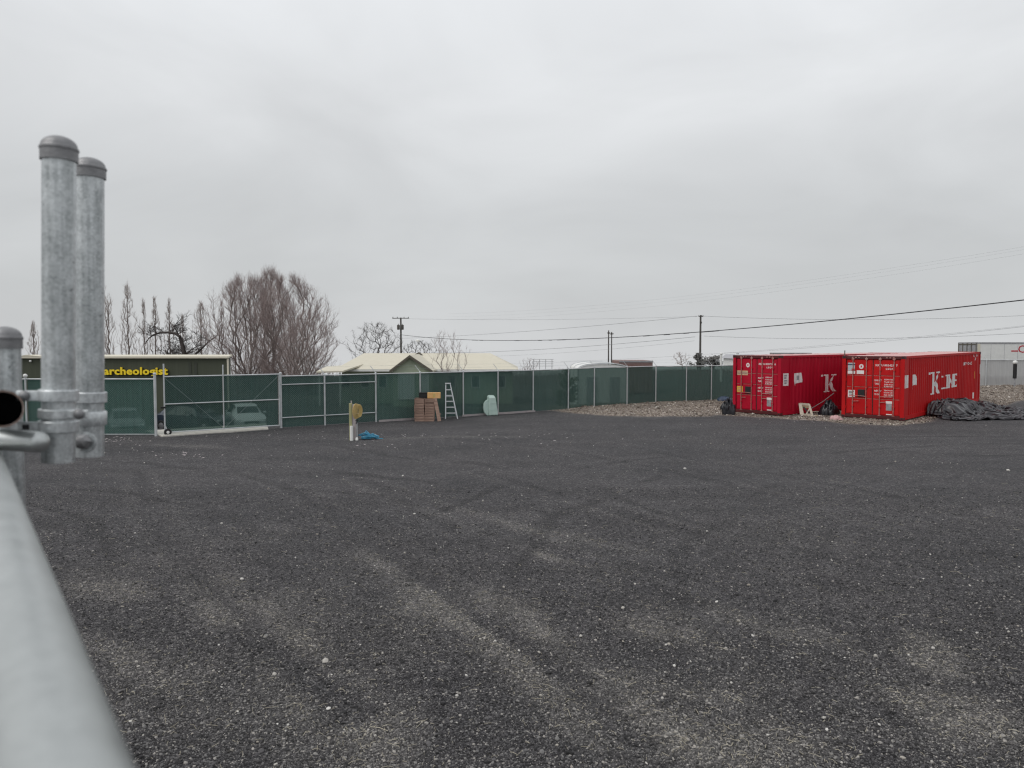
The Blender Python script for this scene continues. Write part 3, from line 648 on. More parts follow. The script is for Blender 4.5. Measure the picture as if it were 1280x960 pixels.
def container(k, label, paint, serial, stick):
    X, Y, a = CONT[k]
    t = thing('shipping_container', label, 'container', (X, Y, .02), R(90-a), 'red shipping containers')
    t.rotation_euler = Matrix.Rotation(R(90-a), 4, 'Z').to_euler(); t.rotation_euler.rotate_axis('Y', -R(.55 if k == 0 else .3))
    pd = 'dark_red'
    # frame
    for x0 in (0, CL-.16):
        for y0 in (0, CW-.15): obj('corner_post', MB().box(x0, x0+.16, y0, y0+.15, .118, CH-.118), paint, t, bevel=.008)
    cast = None
    for x0 in (-.006, CL-.172):
        for y0 in (-.008, CW-.154):
            for z0 in (0, CH-.118):
                mb = MB().box(x0, x0+.178, y0, y0+.162, z0, z0+.118)
                o_ = obj('corner_casting', mb, pd, t, bevel=.008)
                fx = x0-.002 if x0 < 1 else x0+.180
                obj('slot', MB().box(fx-.001, fx+.001, y0+.05, y0+.11, z0+.03, z0+.09), 'black', o_)
    for y0 in (.004, CW-.104):
        obj('bottom_rail', MB().box(.172, CL-.172, y0, y0+.1, .03, .19), paint, t); obj('top_rail', MB().box(.172, CL-.172, y0, y0+.07, CH-.10, CH-.006), paint, t)
    obj('door_header', MB().box(.012, .15, .152, CW-.152, CH-.13, CH-.004), pd, t, bevel=.01)
    for y_ in (.42, .55, .68, CW-.42, CW-.55, CW-.68): obj('header_lug', MB().box(-.004, .014, y_-.03, y_+.03, CH-.09, CH-.05), 'rod', t)
    obj('door_sill', MB().box(.0, .15, .152, CW-.152, .03, .16), pd, t, bevel=.01)
    obj('end_sill', MB().box(CL-.15, CL-.01, .152, CW-.152, .03, .17), pd, t)
    obj('floor', MB().box(.15, CL-.15, .11, CW-.11, .14, .18), 'crate_dark', t)
    # sides
    for side in (0, 1):
        pts = [(.16, 0)]+PROF+[(CL-.16, 0)]; mb = MB()
        vs = []
        for x, d_ in pts:
            yy = .03+d_ if side == 0 else CW-.03-d_
            vs += [(x, yy, .19), (x, yy, CH-.10)]
        mb.add(vs, [(2*i, 2*i+2, 2*i+3, 2*i+1) for i in range(len(pts)-1)])
        obj('side_panel', mb, paint, t)
        yy = .022 if side == 0 else CW-.022
        obj('seam_strip', MB().box(.70, .745, min(yy, yy+.006 if side else yy-.012), max(yy, yy+.006 if side else yy-.012)+.012, .19, CH-.10), paint, t)
    mb = MB(); n_ = 44; vs = []
    for i in range(n_+1):
        x = .15+(CL-.3)*i/n_; z = CH-.02+(.016 if i % 4 in (1, 2) else 0); vs += [(x, .05, z), (x, CW-.05, z)]
    mb.add(vs, [(2*i, 2*i+1, 2*i+3, 2*i+2) for i in range(n_)]); obj('roof', mb, 'red_roof_sheen', t)
    mb = MB(); vs = []
    for i in range(17):
        y_ = .15+(CW-.3)*i/16; x = CL-.06-(.04 if i % 4 in (2, 3) else 0); vs += [(x, y_, .17), (x, y_, CH-.10)]
    mb.add(vs, [(2*i, 2*i+2, 2*i+3, 2*i+1) for i in range(16)]); obj('end_panel', mb, paint, t)
    obj('end_header', MB().box(CL-.15, CL-.01, .152, CW-.152, CH-.10, CH-.004), paint, t)
    # doors: local y runs from right (0) to left (CW) as seen from the front
    for d_i, (ya, yb) in enumerate(((.165, CW/2-.012), (CW/2+.012, CW-.165))):
        door = obj('door', MB().box(.060, .10, ya, yb, .175, CH-.145), paint, t)
        for (za, zb) in ((.21, .80), (.85, 1.28), (1.33, 1.76), (1.81, CH-.19)):
            obj('pressed_panel', MB().box(.046, .062, ya+.05, yb-.05, za, zb), paint, door, bevel=.008)
        for zz_ in (.825, 1.305, 1.785): obj('panel_joint', MB().box(.052, .061, ya+.03, yb-.03, zz_-.008, zz_+.008), 'rod', door)
        for y_ in (ya-.006, yb+.006): obj('gasket', MB().box(.052, .075, y_-.010, y_+.010, .17, CH-.14), 'seal', door)
        for y_ in (ya+.24, yb-.27):
            rod_ = obj('lock_rod', MB().tube([(.018, y_, .06), (.018, y_, CH-.04)], .018, 8), 'rod', door, smooth=40)
            for zz_ in (.14, .52, 1.30, 2.02, CH-.12): obj('rod_bracket', MB().box(.004, .046, y_-.05, y_+.05, zz_-.035, zz_+.035), paint if .4 < zz_ < 2.1 else 'rod', rod_)
        yh = (ya+.24, yb-.27)
        obj('door_handle', MB().tube([(.0, yh[0], .98-.06*d_i), (-.012, yh[0]+.30, .94), (-.012, yh[0]+.5, .93)], .014, 6), 'rod', door)
        obj('door_handle', MB().tube([(.0, yh[1], .70), (-.012, yh[1]-.26, .72)], .014, 6), 'rod', door)
        for zz_ in (.45, 1.0, 1.6, 2.15):
            y_ = ya-.01 if d_i == 0 else yb+.01
            obj('hinge', MB().tube([(.03, y_, zz_-.06), (.03, y_, zz_+.06)], .02, 6), paint, door)
    doors = [c_ for c_ in t.children if c_.name.startswith('door') and not c_.name.startswith(('door_h', 'door_s'))]
    dr, dl = doors[0], doors[1]
    def face(mb_):      # flat lettering laid out left to right as seen from the front -> door plane
        r_ = MB(); r_.add([(.0435, CW-x, z) for x, _, z in mb_.v], mb_.f); return r_
    def plate(x0, x1, z0, z1, m, parent, name='decal', px=.043):
        return obj(name, MB().box(px-.001, px+.001, CW-x1, CW-x0, z0, z1), m, parent)
    for lo, s_ in ((dl, stick), ):
        if k == 0:
            plate(.22, .50, 1.98, 2.30, 'grey_print', dl); plate(.22, .50, 2.20, 2.245, 'bin_blue', dl, px=.041); plate(.215, .52, 1.84, 1.965, 'white_print', dl); plate(.58, .87, 1.84, 1.985, 'white_print', dl)
            p_ = plate(.24, .52, .87, 1.16, 'white_print', dl, 'placard')
            for j, (ww, zz_) in enumerate(((.2, 1.09), (.14, 1.03), (.18, .97), (.2, .91))): plate(.28, .28+ww, zz_, zz_+.03, 'logo_red' if j == 3 else 'seal', dl, px=.041)
        else:
            plate(.20, .76, 1.70, 1.90, 'cream_print', dl)
            for j in range(9): plate(.22+j*.058, .262+j*.058, 1.74, 1.86, 'crate_wood', dl, px=.041)
            p_ = plate(.20, .50, .93, 1.20, 'yellow_print', dl, 'placard')
            for j in range(3): plate(.235, .465, .97+.07*j, 1.0+.07*j, 'crate_wood', dl, px=.041)
        o_ = obj('vent_cover', MB().box(.02, .046, CW-.92, CW-.64, .88, 1.20), 'black', dl, bevel=.01)
        emb = MB(); cx_, cz_ = .76, 2.15
        emb.add([(.0425, CW-(cx_+.09*math.cos(q_*math.pi/8)), cz_+.10*math.sin(q_*math.pi/8)) for q_ in range(16)], [tuple(range(16))]); obj('emblem', emb, 'white_print', dl)
        plate(cx_-.03, cx_+.03, cz_-.04, cz_+.04, 'logo_red', dl, px=.041)
    def wr(txt, x, z, w_, h_): obj('lettering', face(text_mb(txt, x, z, w_, h_, bold=.02)), 'white_print', dr, recalc=False)
    wr(serial[0], 1.32, 2.17, .30, .085); wr(serial[1], 1.66, 2.17, .36, .085); wr(serial[2], 2.10, 2.17, .06, .085); wr('L5G1', 1.72, 2.03, .26, .075)
    wr('MAX.WT', 1.29, 1.56, .27, .07); wr('TARE', 1.30, 1.42, .16, .07); wr('NET.W', 1.29, 1.13, .27, .07); wr('CU.CAP', 1.29, .99, .23, .07)
    for z_, a_ in ((1.60, '32,500 KGS'), (1.50, '71,650 LBS'), (1.40, ' 3,890 KGS'), (1.30+.02, ' 8,580 LBS'), (1.16, '28,610 KGS'), (1.07, '63,070 LBS'), (.98, '76.3 CU.M'), (.90, '2,694 CU.F')): wr(a_, 1.66, z_, .33, .062)
    plate(1.74, 1.98, .66, .76, 'white_print', dr); plate(1.75, 1.97, .38, .65, 'grey_panel', dr, 'data_plate'); plate(1.76, 1.98, .20, .24, 'white_print', dr)
    # decals on post and side
    zt = 1.82
    obj('decal', MB().box(.03, .155, -.003, -.001, 1.30, zt), 'white_print', t) if k == 0 else obj('decal', MB().box(.22, .62, .026, .028, 1.28, zt), 'white_print', t)
    if k == 1:
        for zz_, ww in ((1.72, .2), (1.62, .16), (1.5, .22), (1.4, .18)): obj('decal', MB().box(.30, .30+ww, .023, .025, zz_-.035, zz_+.035), 'grey_panel', t)
        obj('decal', wrap_side(quad_side([(1.05,1.80),(1.05,1.45),(1.12,1.25),(1.22,1.36),(1.72,1.40),(1.60,1.82)])), 'white_print', t, recalc=False)
        obj('decal', wrap_side(quad_side([(1.28,1.70),(1.28,1.50),(1.46,1.50),(1.46,1.70)]), -.007), 'grey_panel', t, recalc=False)
        obj('line_mark', wrap_side(letters_K_line(3.45, .88, .80, 1.0, True, False)), 'white_print', t, recalc=False)
    else:
        obj('decal', MB().box(.30, .58, .026, .028, 1.30, zt), 'white_print', t)
        obj('decal', wrap_side(quad_side([(1.15,1.80),(1.12,1.20),(1.3,1.38),(1.8,1.36),(1.75,1.55),(1.55,1.82)])), 'white_print', t, recalc=False)
        obj('line_mark', wrap_side(letters_K_line(3.75, .84, .98, 1.33, True, True)), 'white_print', t, recalc=False)
        for tx, x_, z_, ww, hh in ((serial[0]+' '+serial[1], 8.9, 1.97, 1.7, .15), (serial[2], 11.25, 2.16, .14, .14), ('L5', 11.0, 2.36, .2, .10), ('G1', 11.45, 2.36, .25, .10)):
            obj('lettering', wrap_side(text_mb(tx, x_, z_, ww, hh, bold=.02)), 'white_print', t, recalc=False)
        obj('decal', MB().box(CL-.12, CL-.03, -.003, -.001, 1.45, 1.95), 'white_print', t); obj('decal', wrap_side(quad_side([(11.0,.25),(11.2,.25),(11.2,.55),(11.0,.55)])), 'white_print', t, recalc=False)
        obj('decal', wrap_side(quad_side([(11.15,1.25),(11.3,1.25),(11.3,1.6),(11.15,1.6)])), 'yellow_print', t, recalc=False)
    return t
container(0, 'bright red shipping container with the full white side lettering and a black tarp beside it', 'red', ('KKTU', '805425', '7'), 0)
container(1, 'darker crimson shipping container nearest the green fence with a yellow door placard', 'crimson', ('KKTU', '803724', '6'), 1)

# ------------------------------------------------------------------ foreground gate posts
def cap_on(parent, o_, r, ax):
    Mx = Matrix.Translation(o_) @ ax.to_track_quat('Z', 'Y').to_matrix().to_4x4()
    h = r*1.12
    obj('cap', MB().lathe([(r*1.03,-.018),(h,-.018),(h,0),(h*1.04,.001),(h*1.04,.0045),(h*.97,.007)]+[(h*.97*math.cos(q_), .007+.019*math.sin(q_)) for q_ in [i*math.pi/16 for i in range(1, 8)]]+[(.0005,.026)], 36, M=Mx), 'cap_alu', parent, smooth=35)
def pipe(name, a, b_, r, m='galv', parent=None, n=36): return obj(name, MB().tube([a, b_], r, n), m, parent, smooth=40)
def fg_post(label, xt, yt, xb, yb, Y, r, ground=False):
    a = at(xt, yt, Y); b_ = at(xb, yb, Y)
    if ground: b_ = Vector((b_.x, b_.y, 0))
    t = thing('galvanised_post', label, 'post', b_)
    ax = (a-b_).normalized(); obj('pipe', MB().tube([Vector(), (a-b_)-ax*.018], r, 40), 'galv', t, smooth=40); cap_on(t, a-b_-ax*.026, r, ax)
    return t, b_, ax, r
def band(pst, px_mid, y0, y1, Y, tabs=()):
    t, b_, ax, r = pst
    c0 = at(px_mid, (y0+y1)/2, Y)-b_; c0 = ax*c0.dot(ax); hh = (y1-y0)/F*Y/2
    Mx = Matrix.Translation(c0) @ ax.to_track_quat('Z', 'Y').to_matrix().to_4x4()
    bo = obj('brace_band', MB().lathe([(r-.001,-hh),(r+.0045,-hh),(r+.0055,-hh*.88),(r+.0055,hh*.88),(r+.0045,hh),(r-.001,hh)], 40, M=Mx), 'galv_band', t, smooth=35)
    for (dx, L_, bolt) in tabs:
        sgn = 1 if dx > 0 else -1
        x0 = sgn*(r-.006); x1 = sgn*(r+L_)
        yf = -r*.62
        mbt = MB().box(min(x0,x1), max(x0,x1), yf-.0022, yf+.0022, -hh*.92, hh*.92)
        mbt.v = [tuple(c0+Vector(v)) for v in mbt.v]
        tb = obj('band_tab', mbt, 'galv_band', bo, bevel=.0015)
        if bolt is not None:
            Mb = Matrix.Translation(c0+Vector((sgn*(r+bolt), yf-.002, 0))) @ Matrix.Rotation(math.pi/2, 4, 'X')
            obj('bolt', MB().lathe([(.0095,0),(.0095,.003),(.0075,.006),(.003,.008),(.0003,.0083)], 16, M=Mb), 'cap_alu', tb, smooth=40)
        else:
            p_ = c0+Vector((sgn*(r+L_*.55), yf-.0028, 0)); obj('slot', MB().box(p_.x-.006, p_.x+.006, p_.y-.0008, p_.y+.0004, p_.z-.0045, p_.z+.0045), 'black', tb)
p1 = fg_post('taller galvanised post with domed cap, nearest the camera at left', 74, 170, 73, 577, 1.36, .0270)
band(p1, 74, 487, 501, 1.36, ((-1, .038, .022),)); band(p1, 74, 511, 522, 1.36, ((1, .036, .021),)); band(p1, 74, 525.5, 539.5, 1.36, ((-1, .036, None),))
p2 = fg_post('shorter galvanised post with domed cap, close behind the taller one', 112, 197, 112, 570, 1.66, .0288)
band(p2, 113, 490, 503, 1.66); band(p2, 113, 514, 531, 1.66, ())
p3 = fg_post('stout galvanised post with domed cap cut by the left picture edge', 6, 408, 6, 600, 1.50, .0265, ground=True)
# nut and bolt between the posts
c_ = at(104, 552, 1.50)
t = thing('coupling_bolt', 'rusty silver nut and bolt between the two tall posts', 'bolt', c_)
Mb = Matrix.Rotation(R(75), 4, 'X') @ Matrix.Rotation(R(12), 4, 'Y')
obj('nut', MB().lathe([(.0003,-.01),(.012,-.01),(.0155,-.004),(.0155,.008),(.012,.013),(.006,.016),(.0003,.0165)], 6, M=Mb), 'cap_alu', t); obj('washer', MB().lathe([(.0003,-.014),(.021,-.014),(.021,-.010),(.0003,-.010)], 24, M=Mb), 'galv', t)
obj('shank', MB().tube([(0,-.012,0),(0,.03,.004)], .007, 10), 'galv', t)
# cross pipe welded to the nearest post
a, b_ = at(-60, 547, 1.36), at(49, 552.5, 1.285)
t = thing('cross_pipe', 'short galvanised cross pipe ending at the taller post', 'pipe', b_)
ax = (b_-a).normalized()
mbp = MB().tube([a-b_, Vector(), ax*.004, ax*.010, ax*.0135], [.0182, .0182, .0175, .013, .003], 32); obj('pipe', mbp, 'galv_rail', t, smooth=60)
# open pipe end
c_ = at(3, 511, 1.24); d_ = Vector((-.55, .835, -.055)).normalized()
t = thing('open_pipe', 'open ended galvanised pipe facing the camera with rusty rim', 'pipe', c_)
Mx = d_.to_track_quat('Z', 'Y').to_matrix().to_4x4()
obj('pipe', MB().lathe([(.0305,0),(.0305,.24)], 40, M=Mx), 'galv', t, smooth=40); obj('rim', MB().lathe([(.0278,.004),(.0278,-.0005),(.0308,-.0005),(.0308,.003)], 40, M=Mx), 'rust_rim', t)
obj('bore', MB().lathe([(.0278,0),(.0278,.235),(.0002,.236)], 40, M=Mx), 'black', t, smooth=40)
# long top rail running past the camera
d_ = Vector((-.592, .806, 0)); r_ = Vector((.806, .592, 0)); o_ = Vector((0, 0, H))+r_*.030+Vector((0,0,-.200))
t = thing('top_rail', 'long galvanised top rail running blurred out of the lower left corner', 'rail', o_+d_*1.70)
obj('pipe', MB().tube([d_*(q_) for q_ in np.linspace(.02, -2.4, 26)], .0315, 40), 'galv_rail', t, smooth=40)
obj('weld_sleeve', MB().tube([d_*-.02, d_*.05], .0335, 32), 'galv', t, smooth=40)
o_ = o_+d_*-.66
obj('support_post', MB().tube([d_*-2.36, d_*-2.36+Vector((0,0,-2.80))], .03, 20), 'galv', t, smooth=40)

# ------------------------------------------------------------------ trees
class Twigs:
    def __init__(s, seed): s.r = random.Random(seed); s.tr = MB(); s.tw = MB()
    def stick(s, pts, r0, r1, big):
        n_ = len(pts); rs = [r0+(r1-r0)*i/(n_-1) for i in range(n_)]
        (s.tr if big else s.tw).tube(pts, rs, 6 if big else 3, caps=False)
    def limb(s, p, d, L_, r0, r1, segs, jit, up):
        pts = [Vector(p)]; d = Vector(d).normalized()
        for i in range(segs):
            d = (d+Vector((s.r.gauss(0,jit), s.r.gauss(0,jit), s.r.gauss(0,jit)+up))).normalized(); pts.append(pts[-1]+d*L_/segs)
        return pts
    def grow(s, p, d, L_, r0, level, P):
        q = P[level]; pts = s.limb(p, d, L_, r0, r0*.4, q['segs'], q['jit'], q['up'])
        last = level == len(P)-1
        s.stick(pts, r0, max(P[-1]['rmin'], r0*q.get('taper', .45)), level <= q.get('bigto', 0) or r0 > .06)
        if last: return
        nk = q['n']
        for k_ in range(nk):
            f_ = q['start']+(1-q['start'])*(k_+s.r.random())/nk; i = min(int(f_*(len(pts)-1)), len(pts)-2); b_ = pts[i].lerp(pts[i+1], f_*(len(pts)-1)-i)
            dd = (pts[i+1]-pts[i]).normalized(); x = dd.orthogonal().normalized(); x.rotate(Matrix.Rotation(s.r.uniform(0, 6.28), 3, dd))
            an = R(s.r.uniform(*q['ang'])); nd = dd*math.cos(an)+x*math.sin(an)
            s.grow(b_, nd, L_*s.r.uniform(*q['len'])*(1-q.get('fade', .35)*f_), max(P[-1]['rmin'], r0*q['rad']*(1-.4*f_)), level+1, P)
def env_tree(t, Ht, sp, seed, nT, rm, shape, mats, lean=0):
    """a bare tree grown into an envelope: each twig end joins the nearest, lowest existing branch"""
    rg_ = np.random.default_rng(seed); rr = random.Random(seed)
    f = rg_.random(nT*3); 
    if shape == 'column': f = .10+.90*f; Rf = sp*np.minimum(1, (f/.38)**.8)*np.clip((1.02-f)/.62, 0, 1)**.6; an, ns, sh, wp = 1.5, 1, (.86, .92), .30
    elif shape == 'dome': f = .10+.90*f; Rf = sp*np.where(f < .5, .42+.58*np.sin(f/.5*np.pi/2), np.clip(1-np.abs((f-.5)/.52)**1.8, 0, 1)**.8); an, ns, sh, wp = 1.0, 6, (.22, .46), .62
    elif shape == 'vase': f = .14+.86*f; Rf = sp*np.where(f < .75, .2+.8*(f/.75)**.8, np.sqrt(np.clip(1-((f-.75)/.28)**2, 0, 1))); an, ns, sh, wp = 1.2, 7, (.3, .6), .65
    else: f = .34+.66*f; Rf = sp*np.sqrt(np.clip(1-((f-.62)/.42)**2, 0, 1)); an, ns, sh, wp = 1.0, 1, (.32, .36), .30
    az = rg_.random(nT*3)*6.2832; lob = 1+.20*np.sin(3*az+rg_.random()*6)+.12*np.sin(5*az+7*f+rg_.random()*6)+.10*np.sin(11*f+2*az)
    rad = Rf*lob*np.sqrt(rg_.random(nT*3)**.75)
    T = np.stack([rad*np.cos(az)+lean*Ht*f, rad*np.sin(az), Ht*f*(.93+.07*rg_.random(nT*3))], -1)
    hole = fbm(T[:,0]*1.1/max(sp,.5)*2+seed, T[:,2]*2.2/Ht*3+T[:,1]*.3, seed % 97)
    T = T[hole > (.385 if shape == 'dome' else .36)][:nT]
    T = T[np.argsort(np.linalg.norm(T, axis=1))]
    cap = 40000; pos = np.zeros((cap, 3)); par = np.full(cap, -1); pl = np.zeros(cap); n_ = 1; pos[0] = (0, 0, -.2); sg = Ht/22
    for k_ in range(ns):
        a_ = 6.2832*k_/ns+rg_.uniform(-.5, .5); h_ = Ht*rg_.uniform(*sh); le = 0 if ns == 1 else sp*rg_.uniform(.08, .50)*(h_/Ht)/.35*(.25 if shape == 'column' else 1); m_ = max(3, int(h_/sg)); p_ = 0
        for i in range(1, m_+1):
            u = i/m_; pos[n_] = (math.cos(a_)*le*u**1.3+lean*h_*u+rg_.normal(0, .012*Ht*.3), math.sin(a_)*le*u**1.3+rg_.normal(0, .012*Ht*.3), h_*u); par[n_] = p_; pl[n_] = pl[p_]+h_/m_; p_ = n_; n_ += 1
    tips = []
    A = np.array([an, an, 1.0])
    for tt in T:
        d_ = (pos[:n_]-tt)*A; c_ = np.sqrt((d_*d_).sum(1))+1.2*np.maximum(0, pos[:n_,2]-tt[2]+.03*Ht)+wp*pl[:n_]; c_[0] += 1e3; j = int(np.argmin(c_))
        v_ = tt-pos[j]; L_ = float(np.linalg.norm(v_)); m_ = max(1, min(8, int(L_/sg))); pd = pos[j]-pos[par[j]] if par[j] >= 0 else np.array([0, 0, 1.]); pd = pd/(np.linalg.norm(pd)+1e-6)
        ctl = pos[j]+pd*L_*.14+v_*.40; p_ = j
        if n_+m_ >= cap: break
        for i in range(1, m_+1):
            u = i/m_; pos[n_] = (1-u)**2*pos[j]+2*u*(1-u)*ctl+u*u*tt+(rg_.normal(0, .035, 3)*sg if i < m_ else 0); par[n_] = p_; pl[n_] = pl[p_]+L_/m_; p_ = n_; n_ += 1
        tips.append(p_)
    cnt = np.zeros(n_); cnt[tips] += 1
    for i in range(n_-1, 0, -1): cnt[par[i]] += cnt[i]
    rads = rm*np.maximum(cnt, 1)**.46; g = Twigs(seed)
    for i in range(1, n_):
        j = par[i]; r1 = float(rads[i]); r0 = float(min(rads[j], r1*1.5)); big = r1 > rm*3.2
        (g.tr if big else g.tw).tube([pos[j], pos[i]], [r0, r1], 5 if big else 3, caps=False)
    for i in tips:
        p_ = Vector(pos[i]); d0 = Vector(pos[i]-pos[par[i]]).normalized()
        for k_ in range(6 if shape != 'column' else 4):
            d_ = (d0*.8+Vector((rr.gauss(0,.45), rr.gauss(0,.45), rr.gauss(.35 if shape != 'round' else .05,.35)))).normalized(); L_ = (Ht if shape != 'column' else Ht*.62+sp)*rr.uniform(.022, .070)
            st_ = Vector(pos[par[i]]).lerp(p_, rr.random()); m_ = st_+d_*L_*.55; d2 = (d_+Vector((rr.gauss(0,.25), rr.gauss(0,.25), .18))).normalized()
            g.tw.tube([st_, m_, m_+d2*L_*.45], [rm*.75, rm*.6, rm*.4], 3, caps=False)
    if g.tr.v: obj('trunk', g.tr, mats[0], t, smooth=True, recalc=False)
    obj('crown', g.tw, mats[1], t, recalc=False)
def tree(name, label, px, ytop, Y, hw, kind, seed, base=None, mats=('bark', 'twig'), group='bare trees beyond the fence', lean=0, n=None):
    x = (px-640)/F*Y; z0 = gz1(x, Y); Ht = at(px, ytop, Y).z-z0; sp = hw/F*Y
    t = thing(name, label, 'tree', (x, Y, z0), 0, group)
    env_tree(t, Ht, sp, seed, n or dict(column=420, dome=1700, vase=420, round=520)[kind], max(.0055, Y*.000088), kind, mats, lean)
    return t
PG_ = 'row of bare poplars behind the olive building'
for i, (px, yt, Y, hw, lb) in enumerate(((43, 400, 120, 8, 'small bare poplar left of the tall galvanised posts'), (137, 355, 105, 11, 'bare poplar half hidden by the shorter galvanised post'), (161, 352, 105, 12, 'tallest bare poplar of the row above the yellow sign'),
        (181, 372, 112, 6.5, 'slim bare poplar, third of the row right of the galvanised posts'), (195, 369, 112, 8, 'forked bare poplar, fourth of the row right of the galvanised posts'), (213, 371, 118, 7, 'slim bare poplar behind the arched dark branch'), (229, 392, 118, 6, 'short bare poplar above the crooked dark trunk'), (252, 375, 112, 13, 'wispy bare poplar above the right end of the olive building'))):
    tree('poplar_tree', lb, px, yt, Y, hw, 'column', 100+i, group=PG_, mats=('bark', 'twig_pale'), n=int(170+hw*20))
for i, (px, yt, Y, hw, lb) in enumerate(((278, 374, 92, 9, 'thin bare poplar on the left edge of the big tree clump'), (295, 352, 92, 11, 'bare poplar second from left in the big tree clump'), (314, 340, 90, 11, 'tall bare poplar in the middle of the big tree clump'), (331, 331, 90, 10, 'tallest bare poplar with pointed top in the big tree clump'))):
    tree('poplar_tree', lb, px, yt, Y, hw, 'column', 200+i, group='poplars in the big clump', n=260)
tree('bare_tree', 'wide many stemmed bare tree spreading left in the big clump', 310, 338, 86, 56, 'dome', 305, n=2000)
tree('bare_tree', 'rounded pinkish bare tree on the right of the big clump', 362, 339, 84, 54, 'dome', 327, n=2300)
tree('bare_tree', 'tall hazy bare tree filling the middle of the big clump from behind', 340, 334, 96, 40, 'dome', 345, n=1500)
tree('bare_tree', 'low spreading bare tree beside the cream roofed house', 384, 386, 78, 38, 'dome', 303, n=1100)
tree('bare_tree', 'dark gnarled bare tree left of the pole with transformer', 468, 402, 100, 34, 'round', 310, mats=('dark_bark', 'dark_bark'), n=420)
tree('bare_tree', 'low dark bare tree right of the pole with transformer', 524, 424, 105, 24, 'round', 311, mats=('dark_bark', 'dark_bark'), n=260)
tree('bare_tree', 'small upright bare tree in front of the cream roof', 560, 413, 56, 24, 'vase', 312, n=240)
tree('bare_tree', 'pale bare sapling just left of the far evergreen', 853, 439, 150, 11, 'round', 313, mats=('twig_pale', 'twig_pale'), n=120)
tree('bare_tree', 'small bare tree far off between house and white canopy', 661, 447, 120, 12, 'vase', 314, n=110)
# arched dark tree
Y = 88; t = thing('bare_tree', 'crooked dark tree with one long arched branch above the olive building', 'tree', (at(232, 470, Y).x, Y, gz1(-38, Y)), 0, 'bare trees beyond the fence'); oo = t.location
g = Twigs(77)
def pxl(*pp): return [at(x, y_, Y+rnd.uniform(-.3, .3))-oo for x, y_ in pp]
base_ = Vector((.1, 0, -.1))
g.stick([base_]+pxl((233,452),(230,440),(227,428),(225,421)), .30, .20, True); g.stick(pxl((225,421),(219,417),(210,415.5),(200,416),(192,418.5),(186,423),(181,430)), .17, .05, True); g.stick(pxl((225,421),(220,413),(217,408),(212,402)), .09, .03, True)
g.stick(pxl((231,444),(238,438),(246,433),(254,431)), .10, .03, True); g.stick(pxl((240,447),(252,436),(262,426),(270,421)), .13, .04, True)
PT = [dict(segs=4, jit=.16, up=.04, n=7, start=.1, ang=(20,60), len=(.4,.7), rad=.5), dict(segs=3, jit=.14, up=.05, n=4, start=.2, ang=(20,50), len=(.4,.7), rad=.6), dict(segs=2, jit=.1, up=.05, rmin=.011)]
for (x, y_) in ((222,418),(214,416),(205,415.5),(197,417),(190,420),(227,428),(230,436),(228,440),(231,444),(246,433),(252,436),(262,426),(217,408),(225,444),(222,445),(215,444),(208,445)):
    for k_ in range(4):
        a_ = rnd.uniform(0, 6.28); g.grow(at(x, y_, Y)-oo, (math.cos(a_), math.sin(a_)*.5, rnd.uniform(-.1, .9)), rnd.uniform(.8, 2.0), .035, 0, PT)
obj('trunk', g.tr, 'dark_bark', t, smooth=True, recalc=False); obj('crown', g.tw, 'dark_bark', t, recalc=False)
# conifer and bushes far off
def leafy(name, label, px, ytop, Y, hw, m, seed, conic, cat='tree', n_=900, leaf=.16):
    x = (px-640)/F*Y; z0 = gz1(x, Y); Ht = at(px, ytop, Y).z-z0; sp = hw/F*Y; rr = random.Random(seed)
    t = thing(name, label, cat, (x, Y, z0), 0, 'evergreens beyond the fence'); mb = MB(); st_ = MB()
    st_.tube([(0,0,-.1),(0,0,Ht*.6),(0,0,Ht*.96)], [sp*.08, sp*.05, .01], 6)
    for k_ in range(26):
        f_ = rr.uniform(.15, .92); a_ = rr.uniform(0, 6.28); w_ = sp*((1.05-f_) if conic else math.sin(min(1, f_*1.1)*math.pi)**.5*.9)*rr.uniform(.6, 1.1)
        tip = Vector((math.cos(a_)*w_, math.sin(a_)*w_, Ht*f_+w_*.25)); st_.tube([(0,0,Ht*f_*.9), tip], [sp*.03, .008], 4)
        for j in range(n_//26):
            q_ = rr.uniform(.25, 1.05); c_ = Vector((0,0,Ht*f_*.9)).lerp(tip, q_)+Vector((rr.gauss(0,.10*sp), rr.gauss(0,.10*sp), rr.gauss(0,.08*sp)))
            u_ = Vector((rr.gauss(0,1), rr.gauss(0,1), rr.gauss(0,.6))).normalized()*leaf*rr.uniform(.6, 1.3); v_ = u_.orthogonal().normalized()*leaf*.35
            mb.add([c_-u_-v_*.3, c_+v_, c_+u_, c_-v_], [(0,1,2,3)])
    obj('trunk', st_, 'dark_bark', t); obj('crown', mb, m, t, recalc=False)
leafy('evergreen_tree', 'dark grey evergreen at the foot of the far utility pole', 872, 440, 130, 13, 'needle', 1, True, n_=1100, leaf=.24)
leafy('evergreen_tree', 'squat dark evergreen right of the far utility pole', 892, 444, 135, 14, 'needle', 2, False, n_=1000, leaf=.24)
leafy('shrub', 'olive green shrub showing through the fence left of the white canopy', 709, 455.5, 52, 17, 'bush', 3, False, 'shrub', n_=1900, leaf=.10)

